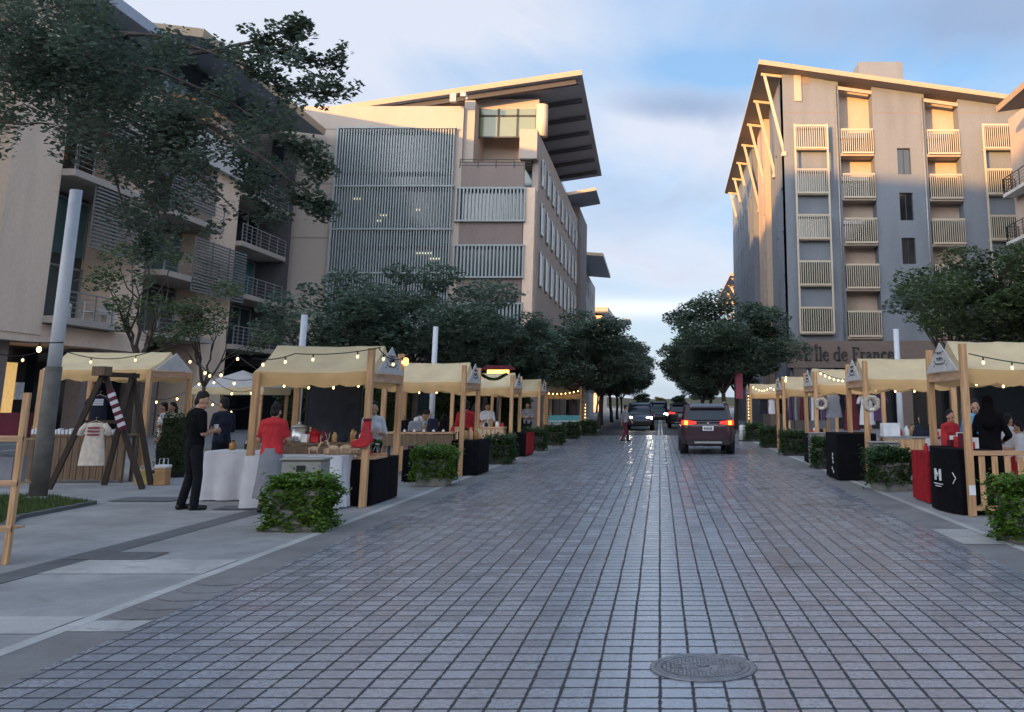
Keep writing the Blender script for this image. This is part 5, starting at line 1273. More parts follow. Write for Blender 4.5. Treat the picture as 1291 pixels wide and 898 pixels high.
for i, (k, u, v, z, l) in enumerate((('R2', 0.05, -.08, 1.62, 'pale round wreath on the front post of the second right stall'), ('R3', .08, -.1, 1.62, 'pale round wreath on the front post of the third right stall'), ('L5', .02, .9, 1.7, 'pale round wreath on the last left stall post'))):
    a = loc(k, u, v, z); b = MB(); n = 22
    for q in range(n): t = 2*math.pi*q/n; b.ell((.13*math.cos(t), 0, .13*math.sin(t)), (.05+.012*(q % 3), .04, .048), 7, 5)
    w_ = empty('wreath', (a.x+(.1 if i < 2 else 0), a.y, a.z), 0, l, 'wreath', 'wreaths on the stall posts'); b.build('ring', 'wreath', w_); MB().ell((0, -.03, -.13), (.07, .03, .04)).build('bow', 'cream_cloth', w_)
# hanging clothes
def garment(label, c, w, h, m, rz=0, group=None, stripe=None, sleeves=True, lab2='dress', solid=.05):
    t = empty('hanging_'+lab2, c, rz, label, lab2, group); b = MB()
    fl = 1.25 if lab2 == 'dress' else 1.02
    rows = [(0, .20), (.03, .46), (.10, .50), (.30, .44), (.55, .47*fl**.5), (1, .5*fl)]
    n = 14; V = []
    for f, ww in rows:
        for j in range(n):
            t_ = 2*math.pi*j/n; V.append((ww*w*math.cos(t_)*1.0, solid*(1+.5*f)*math.sin(t_)*(1+.25*math.sin(5*t_)*f), -h*f))
    b.add(V, [(i*n+j, i*n+(j+1) % n, (i+1)*n+(j+1) % n, (i+1)*n+j) for i in range(len(rows)-1) for j in range(n)], 0, True)
    b.build('cloth', m, t)
    if sleeves:
        for q in (-1, 1): b = MB(); b.tube([(q*w*.40, 0, -h*.04), (q*w*.60, 0, -h*.16), (q*w*.68, 0, -h*.30)], [w*.13, w*.14, w*.15], 8); b.build('sleeve', m, t)
    MB().tube([(-w*.4, 0, -.015), (0, 0, .04), (w*.4, 0, -.015)], .008, 5).build('hanger', 'wood_pale', t); MB().tube([(0, 0, .04), (0, 0, .09), (.02, 0, .11), (.035, 0, .09)], .004, 5).build('hook', 'steel', t)
    if stripe:
        b = MB()
        for f in (.12, .2, .28): b.box(-w*.28, w*.28, -solid*1.35, -solid*1.2, -h*f-.02, -h*f+.015)
        b.build('embroidery', stripe, t)
    return t
# A-frame rack in front of the plaza stall
fa, fb_ = G(62, 620), G(178, 615); Ya = (fa.y+fb_.y)/2
fa.y = fb_.y = Ya; xa, xb = P(62, 620, Ya).x, P(178, 617, Ya).x; apx = P(131, 470, Ya)
af = empty('a_frame_rack', ((xa+xb)/2, Ya, 0), 0, 'dark timber A-frame clothes rack standing before the plaza stall', 'rack')
w = WB(); w.bar((xa, Ya-.02, 0), (apx.x+.02, Ya-.02, apx.z+.02), .10, .06, (0, 1, 0)); w.build('leg', 'wood_dark', af); w = WB(); w.bar((xb, Ya+.05, 0), (apx.x-.02, Ya+.05, apx.z+.02), .10, .06, (0, 1, 0)); w.build('leg', 'wood_dark', af)
ax2 = apx.x+.05
w = WB(); w.bar((xa+.5, Ya+1.0, 0), (ax2, Ya+1.0, apx.z+.02), .10, .06, (0, 1, 0)); w.build('leg', 'wood_dark', af); w = WB(); w.bar((xb-.35, Ya+1.07, 0), (ax2-.04, Ya+1.07, apx.z+.02), .10, .06, (0, 1, 0)); w.build('leg', 'wood_dark', af)
WB().box(apx.x-.16, apx.x+.10, Ya-.16, Ya+.12, apx.z-.06, apx.z+.12).build('end_cap', 'wood_brown', af, .01)
WB().bar((apx.x, Ya+.1, apx.z-.03), (ax2, Ya+1.2, apx.z-.03), .09).build('ridge_pole', 'wood_dark', af)
zc = P(120, 532, Ya).z; f = (zc)/(apx.z); WB().bar((xa+(apx.x-xa)*f-.03, Ya+.02, zc), (xb+(apx.x-xb)*f+.03, Ya+.02, zc), .06).build('crossbar', 'wood_dark', af)
d = P(121, 533, Ya-.12); garment('cream short-sleeved dress hanging on the A-frame rack', (d.x, Ya-.12, d.z), .40, .80, 'cream_cloth', .1, None, 'pink')
sc_ = empty('striped_scarf', (P(152, 490, Ya).x, Ya-.06, 0), 0, 'red and white striped scarf draped on the right leg of the A-frame', 'scarf')
for i in range(11):
    t0, t1 = .30+i*.035, .30+(i+1)*.035
    q0 = Vector((apx.x, Ya-.07, apx.z)).lerp(Vector((xb, Ya-.05, 0)), t0*.9-.12); q1 = Vector((apx.x, Ya-.07, apx.z)).lerp(Vector((xb, Ya-.05, 0)), t1*.9-.12)
    w = WB(); w.bar(q0+Vector((.05, 0, 0)), q1+Vector((.05, 0, 0)), .13, .05, (0, 1, 0)); w.build('stripe', 'white_cloth' if i % 2 else 'maroon', sc_)
d = P(126, 500, Ya+.5); garment('dark striped shirt hanging inside the A-frame', (d.x, Ya+.5, d.z), .34, .55, 'navy', .2, None, 'white_cloth', lab2='shirt')
# clothes inside the right stalls
a = loc('R4', .3, .2, 1.85)
for i in range(7):
    m = ('purple', 'grey_cloth', 'maroon', 'purple', 'white_cloth', 'navy', 'purple')[i]
    nm = ('purple', 'grey', 'maroon', 'purple', 'white', 'navy', 'purple')[i]; pos = ('nearest the front post', 'second from the front post', 'third from the front post', 'in the middle', 'third from the back', 'second from the back', 'at the back end')[i]
    garment('%s shirt on the fourth right stall rail, %s' % (nm, pos), (a.x+i*.2, a.y, a.z), .32, .8, m, 1.2+.1*(i % 3), 'garments on the fourth right stall', sleeves=False, lab2='shirt')
a = loc('R3', .3, .1, 1.85)
for i, (du, m, l, h) in enumerate(((.25, 'grey_cloth', 'grey blouse hung beside the post of the third right stall', .6), (.75, 'maroon', 'long maroon dress hung in the third right stall', .95), (1.2, 'white_cloth', 'white lace blouse hung in the third right stall', .8), (1.55, 'purple', 'purple blouse hung at the back of the third right stall', .7))):
    garment(l, (a.x+du, a.y+.1*i, a.z), .4, h, m, .25, 'garments in the third right stall', sleeves=(i > 1), lab2='dress')
a = loc('R5', .5, .3, 1.85)
for i, (du, m, l) in enumerate(((.2, 'navy', 'dark top hung left in the last right stall'), (.6, 'white_cloth', 'white top hung at the middle of the last right stall'), (1.0, 'black_cloth', 'black top hung at the back of the last right stall'))):
    garment(l, (a.x+du, a.y, a.z), .36, .7, m, .2, 'garments in the last right stall', sleeves=False, lab2='shirt')
# bags by the plaza stall
g = G(176, 612); t = empty('paper_bag', (g.x, g.y+.1, 0), .2, 'yellow paper bag standing by the plaza stall post', 'bag'); MB().box(-.14, .14, -.08, .08, 0, .30).build('body', 'paper_y', t, .01)
b = MB(); [b.tube([(-.06, q, .29), (-.05, q, .37), (.05, q, .37), (.06, q, .29)], .006, 5) for q in (-.06, .06)]; b.build('handle', 'white', t)
g = G(202, 612); t = empty('paper_bag', (g.x, g.y+.05, 0), -.2, 'brown paper bag with a white top beside the yellow bag', 'bag'); MB().box(-.13, .13, -.09, .09, 0, .34).build('body', 'paper', t, .01); MB().box(-.135, .135, -.095, .095, .34, .40).build('liner', 'white', t, .01)
b = MB(); [b.tube([(-.06, q, .39), (-.05, q, .52), (.05, q, .52), (.06, q, .39)], .007, 5) for q in (-.06, .06)]; b.build('handle', 'white', t)
g = G(203, 604); t = empty('column_shrub', (g.x, g.y+.6, 0), 0, 'dark clipped column shrub behind the paper bags', 'shrub'); c = MB(); hedge(c, -.3, .3, -.3, .3, .15, 1.35, 2600, .055, 77, .05); c.build('foliage', 'hedge_dark', t, fix=False); MB().box(-.26, .26, -.26, .26, .1, 1.3).build('twigs', 'hedge_core', t); MB().lathe([(.2, 0), (.26, .22)], n=14).build('pot', 'planter', t)
# grey service boxes standing behind the hedge tubs
def sbox(label, c, s=1.0):
    t = empty('service_box', c, 0, label, 'utility box', 'service boxes behind the hedges'); s = s
    MB().box(-.27, .27, -.2, .2, 0, .84).build('body', 'grey_metal', t, .01); MB().box(-.30, .30, -.23, .23, .845, .875).build('lid', 'grey_metal', t, .008)
    MB().box(-.06, .06, -.212, -.202, .70, .78).build('latch', 'black', t); MB().box(.10, .24, -.212, -.202, .46, .60).build('socket', 'black', t); return t
sb0 = sbox('grey metal service box behind the nearest left hedge', (P(385, 600, pg.y+1.05).x, pg.y+1.05, 0))
again(sb0, (P(1127, 590, LS['R2'][1]-1.6).x, G(1128, 620).y+1.1, 0), 0, 'grey metal service box behind the second right hedge')
again(sb0, (P(1285, 620, 15).x, G(1300, 686).y+1.15, 0), 0, 'grey metal service box behind the hedge at the right edge')
again(sb0, (G(1043, 592).x, G(1043, 592).y+1.1, 0), 0, 'grey metal service box behind the third right hedge')
# wooden rack cut by the left frame edge
g = G(9, 712); t = empty('display_rack', (g.x-.35, g.y, 0), 0, 'pine slat rack with red goods cut by the left edge', 'rack')
for x in (-.35, .33):
    for y in (0,): MB().box(x-.03, x+.03, y-.03, y+.03, 0, 1.72).build('post', 'wood', t, .004)
for z in (.35, .8, 1.25): MB().box(-.38, .36, -.035, -.005, z-.03, z+.03).build('slat', 'wood_x', t, .003); MB().box(-.32, .30, .03, .30, z-.02, z).build('shelf', 'wood_x', t)
for i, (z, m, l) in enumerate(((.8, 'grey_cloth', 'folded grey cloth on the middle shelf of the left edge rack'), (1.25, 'maroon', 'red bag on the top shelf of the left edge rack'))):
    crate('goods_box', l, (g.x-.36, g.y+.17, z+.002), .5, .24, .26, m, 'box')

# small goods laid out on the stall tables
SHAPES = (('jar', 'jar', lambda l, p, c, r_: jar('jar', l, p, .045, .15, c, 'black', 'jar', None)), ('pouch', 'pouch', None), ('gift_box', 'box', None))
def goods(key, where, u, v, z, n, du, cols, seed):
    r = random.Random(seed)
    for i in range(n):
        nm, m = cols[i % len(cols)]; p = loc(key, u+du*i, v+r.uniform(-.06, .06), z); kind = i//len(cols)
        if kind % 3 == 0: jar('jar', '%s jar with dark lid on %s' % (nm, where), p, .045+.012*(i % 2), .13+.05*(i % 3), m, 'black', 'jar', 'goods on '+where)
        elif kind % 3 == 1: crate('gift_box', 'small %s box on %s' % (nm, where), p, .12, .10, .08+.05*(i % 2), m, 'box', r.uniform(-.5, .5), 'goods on '+where)
        else:
            t = empty('pouch', p, r.uniform(-.6, .6), 'small %s cloth pouch on %s' % (nm, where), 'pouch', 'goods on '+where); MB().lathe([(.02, 0), (.07, .03), (.06, .09), (.025, .12), (.04, .15)], n=10).build('bag', m, t); MB().lathe([(.028, .115), (.03, .125), (.028, .132)], n=10).build('tie', 'paper', t)
C1 = (('red', 'red'), ('white', 'ceramic'), ('amber', 'jar'), ('dark', 'navy'), ('straw', 'sand'), ('maroon', 'maroon'))
goods('L1', 'the timber shelf of the nearest left stall', .15, .62, .985, 9, .155, C1, 3)
goods('L2', 'the crate counter of the second left stall', .28, .12, .985, 9, .16, C1, 4)
goods('L3', 'the olive counter of the garlanded stall', .3, -.1, .925, 8, .17, C1, 5)
goods('R2', 'the grey counter of the second right stall', .75, .0, .965, 9, .12, C1, 6)
goods('R1', 'the red table of the right edge stall', -.05, 2.05, .825, 6, .12, C1, 7)
goods('R3', 'the narrow table of the third right stall', -.02, .5, .805, 5, .09, C1, 8)
g_ = G(275, 632)
for i, (dx, dy, nm, m) in enumerate(((-.3, .4, 'amber', 'jar'), (-.1, .55, 'dark', 'glass_dark'), (.08, .42, 'straw', 'sand'), (.25, .5, 'white', 'ceramic'), (.42, .45, 'maroon', 'maroon'))): jar('jar', '%s jar on the white cloth beside the man in black' % nm, (g_.x+.3+dx, g_.y+dy, .825), .06, .16+.04*(i % 3), m, 'black', 'jar', 'jars beside the man in black')
# ---------------------------------------------------------------- people
def remesh(mb, name, m, parent, vox, smooth=6, extra=None):
    o = mb.build(name, m); md = o.modifiers.new('r', 'REMESH'); md.mode = 'VOXEL'; md.voxel_size = vox; md.use_smooth_shade = True
    s = o.modifiers.new('s', 'SMOOTH'); s.iterations = smooth; s.factor = .5
    dg = bpy.context.evaluated_depsgraph_get(); me = bpy.data.meshes.new_from_object(o.evaluated_get(dg)); me.name = name
    old = o.data; o.modifiers.clear(); o.data = me; bpy.data.meshes.remove(old); me.materials.clear(); me.materials.append(M[m])
    me.polygons.foreach_set('use_smooth', [True]*len(me.polygons)); o.parent = parent; return o
def person(label, c, rz, pose=None, H=1.75, top='black_cloth', bottom='denim', sleeve=.55, skirt=None, hair='short', vox=.014, fem=False, scarf=None, hands=True, group=None, shoes='shoe'):
    J = dict(head=(0, .03, 1.63), neck=(0, 0, 1.48), chest=(0, 0, 1.30), belly=(0, .01, 1.08), hip=(0, 0, .95),
             shL=(-.185, 0, 1.43), elL=(-.25, -.03, 1.13), wrL=(-.26, .08, .89), shR=(.185, 0, 1.43), elR=(.25, -.03, 1.13), wrR=(.26, .08, .89),
             hpL=(-.09, 0, .92), knL=(-.10, .03, .50), anL=(-.105, -.02, .085), hpR=(.09, 0, .92), knR=(.10, .03, .50), anR=(.105, -.02, .085))
    if fem:
        for k_ in ('shL', 'shR'): J[k_] = (J[k_][0]*.87, 0, 1.42)
    J.update(pose or {}); k = H/1.75; J = {a: Vector(b)*k for a, b in J.items()}
    t = empty('person', c, rz, label, 'person', group)
    dirh = (J['head']-J['neck']).normalized(); face = J.get('face', Vector((0, 1, 0))*k).normalized()
    face = (face-dirh*face.dot(dirh)).normalized(); right = face.cross(dirh).normalized()
    rotm = Matrix((right, face, dirh)).transposed()
    b = MB(); hd = J['head']
    q = lambda v: hd+rotm @ (Vector(v)*k)
    b.ell(hd+rotm @ Vector((0, -.01, .02))*k, (.077*k, .098*k, .105*k), 16, 12, rot=rotm); b.ell(q((0, .025, -.055)), (.058*k, .072*k, .07*k), 14, 10, rot=rotm)
    b.cap(q((0, .085, .0)), q((0, .112, -.035)), .012*k, .018*k, 8)      # nose
    for s in (-1, 1):
        b.ell(q((s*.077, -.005, -.012)), (.014*k, .026*k, .034*k), 8, 6, rot=rotm)      # ears
        b.ell(q((s*.032, .082, .022)), (.022*k, .012*k, .010*k), 8, 6, rot=rotm)       # brows
    b.ell(q((0, .088, -.072)), (.026*k, .014*k, .012*k), 8, 6, rot=rotm)       # lips
    b.cap(J['neck']-Vector((0, 0, .03*k)), hd+rotm @ Vector((0, -.02, -.03))*k, .06*k, .052*k)
    sw = .5*(J['shR']-J['shL']).length
    def torso(bb, g):
        bb.cap(J['shL']*.75+J['shR']*.25, J['shR']*.75+J['shL']*.25, .078*k+g, .078*k+g); bb.cap(J['neck']-(J['neck']-J['chest'])*.2, J['chest'], .085*k+g, .12*k+g)
        for s in (-1, 1):
            ax_ = (J['shR']-J['shL']).normalized()*s
            bb.cap(J['chest']+ax_*.065*k, J['belly']+ax_*.055*k, .108*k+g, .098*k+g); bb.cap(J['belly']+ax_*.055*k, J['hip']+ax_*.06*k, .098*k+g, .112*k+g)
            if fem: bb.ell(J['chest']+ax_*.07*k+Vector((0, .08*k, -.02*k)), .062*k+g, 10, 8)
    torso(b, 0)
    def arm(bb, s, g, t1=1.0):
        S_, E_, W_ = J['sh'+s], J['el'+s], J['wr'+s]
        if t1 >= 1: bb.cap(S_, E_, .052*k+g, .042*k+g)
        else: bb.cap(S_, S_.lerp(E_, t1*1.6 if t1*1.6 < 1 else 1), .054*k+g, .047*k+g)
        if t1 >= 1: bb.cap(E_, E_.lerp(W_, .94), .041*k+g, .029*k+g)
    def leg(bb, s, g, end=1):
        bb.cap(J['hp'+s], J['kn'+s], .085*k+g, .055*k+g); bb.cap(J['kn'+s], J['an'+s], .053*k+g, .037*k+g)
    for s in 'LR':
        arm(b, s, 0); leg(b, s, 0)
        E_, W_ = J['el'+s], J['wr'+s]; d = (W_-E_).normalized(); sg = -1 if s == 'L' else 1
        side_ = d.cross(Vector((sg, 0, .2))).normalized(); nrm = d.cross(side_).normalized()
        b.cap(W_, W_+d*.075*k, .026*k, .034*k, 8)
        if hands:
            for i, ln in enumerate((.062, .074, .068, .052)):
                f0 = W_+d*.085*k+side_*(.030-.020*i)*k; f1 = f0+d*ln*.55*k+nrm*.006*k; f2 = f1+d*ln*.4*k+nrm*.028*k
                b.cap(f0-d*.03*k, f1, .0095*k, .009*k, 6); b.cap(f1, f2, .009*k, .0075*k, 6)
            th = W_+d*.03*k+side_*.028*k; b.cap(th, th+d*.035*k+side_*.03*k, .012*k, .010*k, 6); b.cap(th+d*.035*k+side_*.03*k, th+d*.065*k+side_*.03*k+nrm*.012*k, .010*k, .008*k, 6)
        A_ = J['an'+s]; fd = Vector(J.get('foot'+s, Vector((0, 1, 0)))).normalized(); fd = J.get('toe'+s, fd)
        b.cap(A_+Vector((0, 0, -.035*k))-fd*.03*k, A_+Vector((0, 0, -.05*k))+fd*.13*k, .036*k, .03*k)
    remesh(b, 'body', 'skin', t, vox if not hands else min(vox, .0075), 3)
    ey = MB()
    for s in (-1, 1): ey.ell(q((s*.031, .087, .002)), (.011*k, .006*k, .007*k), 8, 6, rot=rotm)
    ey.build('eyes', 'eye', t)
    sh = MB(); torso(sh, .014)
    for s in 'LR': arm(sh, s, .012, sleeve)
    remesh(sh, 'shirt', top, t, vox, 4)
    if skirt:
        sk = MB(); hp = J['hip']; V = []; n = 28
        L = skirt*k
        for f, r_ in ((-.10, .155), (0, .175), (.3, .20), (.65, .225), (1, .26)):
            for i in range(n):
                a = 2*math.pi*i/n; rr = r_*k*(1+.06*f*math.sin(a*7)); V.append((hp.x+rr*math.cos(a), hp.y+rr*.82*math.sin(a), hp.z-L*max(f, -1)+(.0 if f >= 0 else 0)))
        sk.add(V, [(i*n+j, i*n+(j+1) % n, (i+1)*n+(j+1) % n, (i+1)*n+j) for i in range(4) for j in range(n)], 0, True); sk.build('skirt', bottom, t)
    else:
        tr = MB(); hp = J['hip']
        for s in 'LR': leg(tr, s, .017); tr.cap(J['kn'+s], J['an'+s]+Vector((0, 0, -.01*k)), .072*k, .068*k); tr.cap(hp, J['hp'+s], .125*k, .108*k)
        tr.cap(hp+Vector((0, 0, .05*k)), hp-Vector((0, 0, .02*k)), .13*k, .13*k)
        remesh(tr, 'trousers', bottom, t, vox, 4)
    so_ = MB()
    for s in 'LR':
        A_ = J['an'+s]; fd = J.get('toe'+s, Vector((0, 1, 0))); fd = Vector(fd).normalized()
        so_.cap(A_+Vector((0, 0, -.04*k))-fd*.04*k, A_+Vector((0, 0, -.048*k))+fd*.155*k, .046*k, .038*k); so_.cap(A_+Vector((0, 0, .01)), A_-Vector((0, 0, .04*k)), .05*k, .05*k)
    remesh(so_, 'shoes', shoes, t, vox, 2)
    if scarf:
        v = MB(); v.ell(q((0, -.022, .02)), (.10*k, .115*k, .128*k), 14, 10, rot=rotm); v.cap(q((0, -.05, -.05)), J['chest']+Vector((0, -.03*k, .06*k)), .10*k, .16*k); v.cap(J['shL']*.8+J['shR']*.2, J['shR']*.8+J['shL']*.2, .10*k, .10*k)
        remesh(v, 'headscarf', scarf, t, vox, 4)
    else:
        h = MB(); h.ell(q((0, -.034, .056)), (.083*k, .094*k, .088*k), 14, 10, rot=rotm); h.ell(q((0, -.06, -.01)), (.076*k, .062*k, .085*k), 12, 8, rot=rotm)
        r_ = random.Random(len(label))
        for _ in range(26): a = r_.uniform(0, 6.28); e_ = r_.uniform(.2, 1.4); h.ell(q((.074*math.cos(a)*math.cos(e_), -.035+.086*math.sin(a)*math.cos(e_), .065+.085*math.sin(e_))), .02*k, 6, 5)
        if hair == 'long': h.cap(q((0, -.07, .0)), q((0, -.075, -.24)), .078*k, .055*k); h.cap(q((.04, -.06, 0)), q((.06, -.05, -.18)), .045*k, .03*k); h.cap(q((-.04, -.06, 0)), q((-.06, -.05, -.18)), .045*k, .03*k)
        if hair == 'bun': h.ell(q((0, -.12, .06)), .045*k, 10, 8)
        remesh(h, 'hair', 'hair', t, vox, 2)
    return t
V3 = Vector
# the man in black, turned towards the white-clothed table, looking down at his phone
g = G(237, 643)
front = dict(elL=(-.24, .02, 1.14), wrL=(-.13, .25, 1.17), elR=(.24, .02, 1.14), wrR=(.10, .27, 1.18))
mp_ = dict(front); mp_.update(head=(.01, .065, 1.625), face=(.55, .75, -.42), shL=(-.205, 0, 1.43), shR=(.205, 0, 1.43), knL=(-.11, .03, .5), anL=(-.14, -.06, .085), anR=(.14, .02, .085), knR=(.12, .05, .5), toeL=V3((-.2, .95, 0)), toeR=V3((.35, .95, 0)))
person('man in black T-shirt and trousers standing beside the white-clothed table', (g.x, g.y, 0), rad(-42), mp_, 1.77, 'black_cloth', 'denim', .52, vox=.010)
a = rad(-42); off = Matrix.Rotation(a, 3, 'Z') @ V3((-.015, .33, 1.21))
ph = tag(empty('paper_cup', (g.x+off.x, g.y+off.y, off.z-.05), 0), 'white paper cup held by the man in black', 'cup'); MB().lathe([(.026, 0), (.036, .11)], n=12).build('cup', 'white', ph); MB().lathe([(.038, .111), (.038, .122), (.03, .126)], n=12).build('lid', 'white', ph)
# the woman in red with a grey wrap, seen from behind
yW = LS['L1'][1]-.72; c = P(340, 600, yW)
person('woman in red top with grey wrapped skirt facing the nearest left stall', (c.x, yW, 0), rad(4), dict(head=(0, .07, 1.60), chest=(0, .03, 1.30), neck=(0, .03, 1.47), elL=(-.23, .06, 1.16), wrL=(-.15, .26, 1.05), elR=(.23, .06, 1.16), wrR=(.13, .28, 1.05), face=(0, .9, -.4)), 1.62, 'red', 'grey_cloth', .45, .72, 'bun', .011, True)
lowres = dict(vox=.018, hands=True)
yy = LS['L1'][1]+2.6; c = P(469, 560, yy)
person('vendor in white top with dark hair behind the black end table', (c.x, yy, 0), rad(200), front, 1.62, 'white_cloth', 'denim', .6, None, 'bun', .016, True)
yy = LS['L2'][1]+1.0; c = P(522, 560, yy)
person('vendor in striped white shirt bending over the crate counter', (c.x, yy, 0), rad(230), dict(head=(0, .42, 1.38), neck=(0, .32, 1.30), chest=(0, .22, 1.18), belly=(0, .08, 1.04), shL=(-.18, .28, 1.28), shR=(.18, .28, 1.28), elL=(-.24, .36, 1.02), elR=(.24, .36, 1.02), wrL=(-.15, .52, .98), wrR=(.15, .52, .98), face=(0, .6, -.8)), 1.7, 'white_cloth', 'maroon', .9, None, 'short', .016)
yy = LS['L2'][1]+2.4; c = P(586, 560, yy)
person('shopper in bright red shirt behind the second left stall post', (c.x, yy, 0), rad(20), front, 1.66, 'red', 'denim', .6, None, 'short', .016)
yy = LS['L2'][1]+2.5; c = P(598, 560, yy+.6)
person('shopper in red top with bag right of the bright red shirt', (c.x, yy+.6, 0), rad(-70), None, 1.6, 'red', 'denim', .6, None, 'long', .016, True)
yy = LS['L3'][1]+1.3; c = P(613, 560, yy)
person('vendor in white shirt under the garlanded canopy', (c.x, yy, 0), rad(190), front, 1.62, 'white_cloth', 'denim', .9, None, 'short', .018)
yy = LS['L4'][1]+.9; c = P(664, 560, yy)
person('vendor in pale shirt at the stall before the aqua counter', (c.x, yy, 0), rad(170), front, 1.66, 'grey_cloth', 'denim', .9, None, 'short', .02)
g = G(222, 600); c = P(214, 560, g.y+.9)
person('shopper in white dress standing left of the man in black', (c.x, g.y+.9, 0), rad(150), front, 1.62, 'cream_cloth', 'white_cloth', .6, .75, 'long', .016, True)
g = P(203, 560, 24.5)
person('vendor in pale lilac top behind the column shrub', (g.x, 24.5, 0), rad(120), None, 1.62, 'white_cloth', 'denim', .9, None, 'short', .018, True)
g = P(279, 560, 19.5)
person('shopper in dark blue shirt under the white peaked tent', (g.x, 19.5, 0), rad(60), front, 1.7, 'navy', 'denim', .6, None, 'short', .018)
# right side
yy = LS['R1'][1]+.75; c = P(1250, 580, yy)
person('woman in long black cloak and headscarf seen from behind in the right edge stall', (c.x, yy, 0), rad(-25), dict(elL=(-.27, .05, 1.16), wrL=(-.16, .22, 1.08), elR=(.29, .02, 1.15), wrR=(.20, .22, 1.08)), 1.72, 'black_cloth', 'black_cloth', 1.0, .86, 'short', .012, True, 'black_cloth')
yy = LS['R1'][1]+3.2; c = P(1199, 560, yy)
person('customer in red shirt sitting behind the bar table', (c.x, yy, 0), rad(-150), dict(front), 1.48, 'red', 'denim', .6, None, 'short', .016)
yy = LS['R1'][1]+3.4; c = P(1232, 560, yy)
person('customer in light blue shirt partly hidden by the right edge post', (c.x, yy, 0), rad(170), None, 1.66, 'blue_shirt', 'denim', .6, None, 'short', .016)
yy = LS['R1'][1]+2.2; c = P(1272, 560, yy)
person('child in white T-shirt and red shorts right of the black cloak', (c.x, yy, 0), rad(-60), None, 1.42, 'white_cloth', 'red', .6, None, 'short', .016)
yy = LS['R1'][1]+1.7; c = P(1287, 560, yy)
person('small child in pale lilac top at the right frame edge', (c.x, yy, 0), rad(60), front, 1.3, 'white_cloth', 'red', .6, None, 'short', .016)
yy = LS['R2'][1]-.35; c = P(1164, 560, yy)
person('customer with long dark hair and black top at the grey counter', (c.x, yy, 0), rad(15), front, 1.40, 'navy', 'maroon', .9, None, 'long', .016, True)
# pedestrian stepping into the road
g = G(788, 557)
person('pedestrian in pale top and dark skirt crossing the road before the oncoming car', (g.x, g.y, 0), rad(-60), dict(knL=(-.09, .16, .52), anL=(-.09, .2, .085), knR=(.09, -.02, .5), anR=(.09, -.24, .11), elL=(-.22, -.14, 1.15), wrL=(-.22, -.08, .92), elR=(.22, .1, 1.15), wrR=(.2, .26, .98)), 1.55, 'grey_cloth', 'maroon', .7, None, 'short', .018, True)
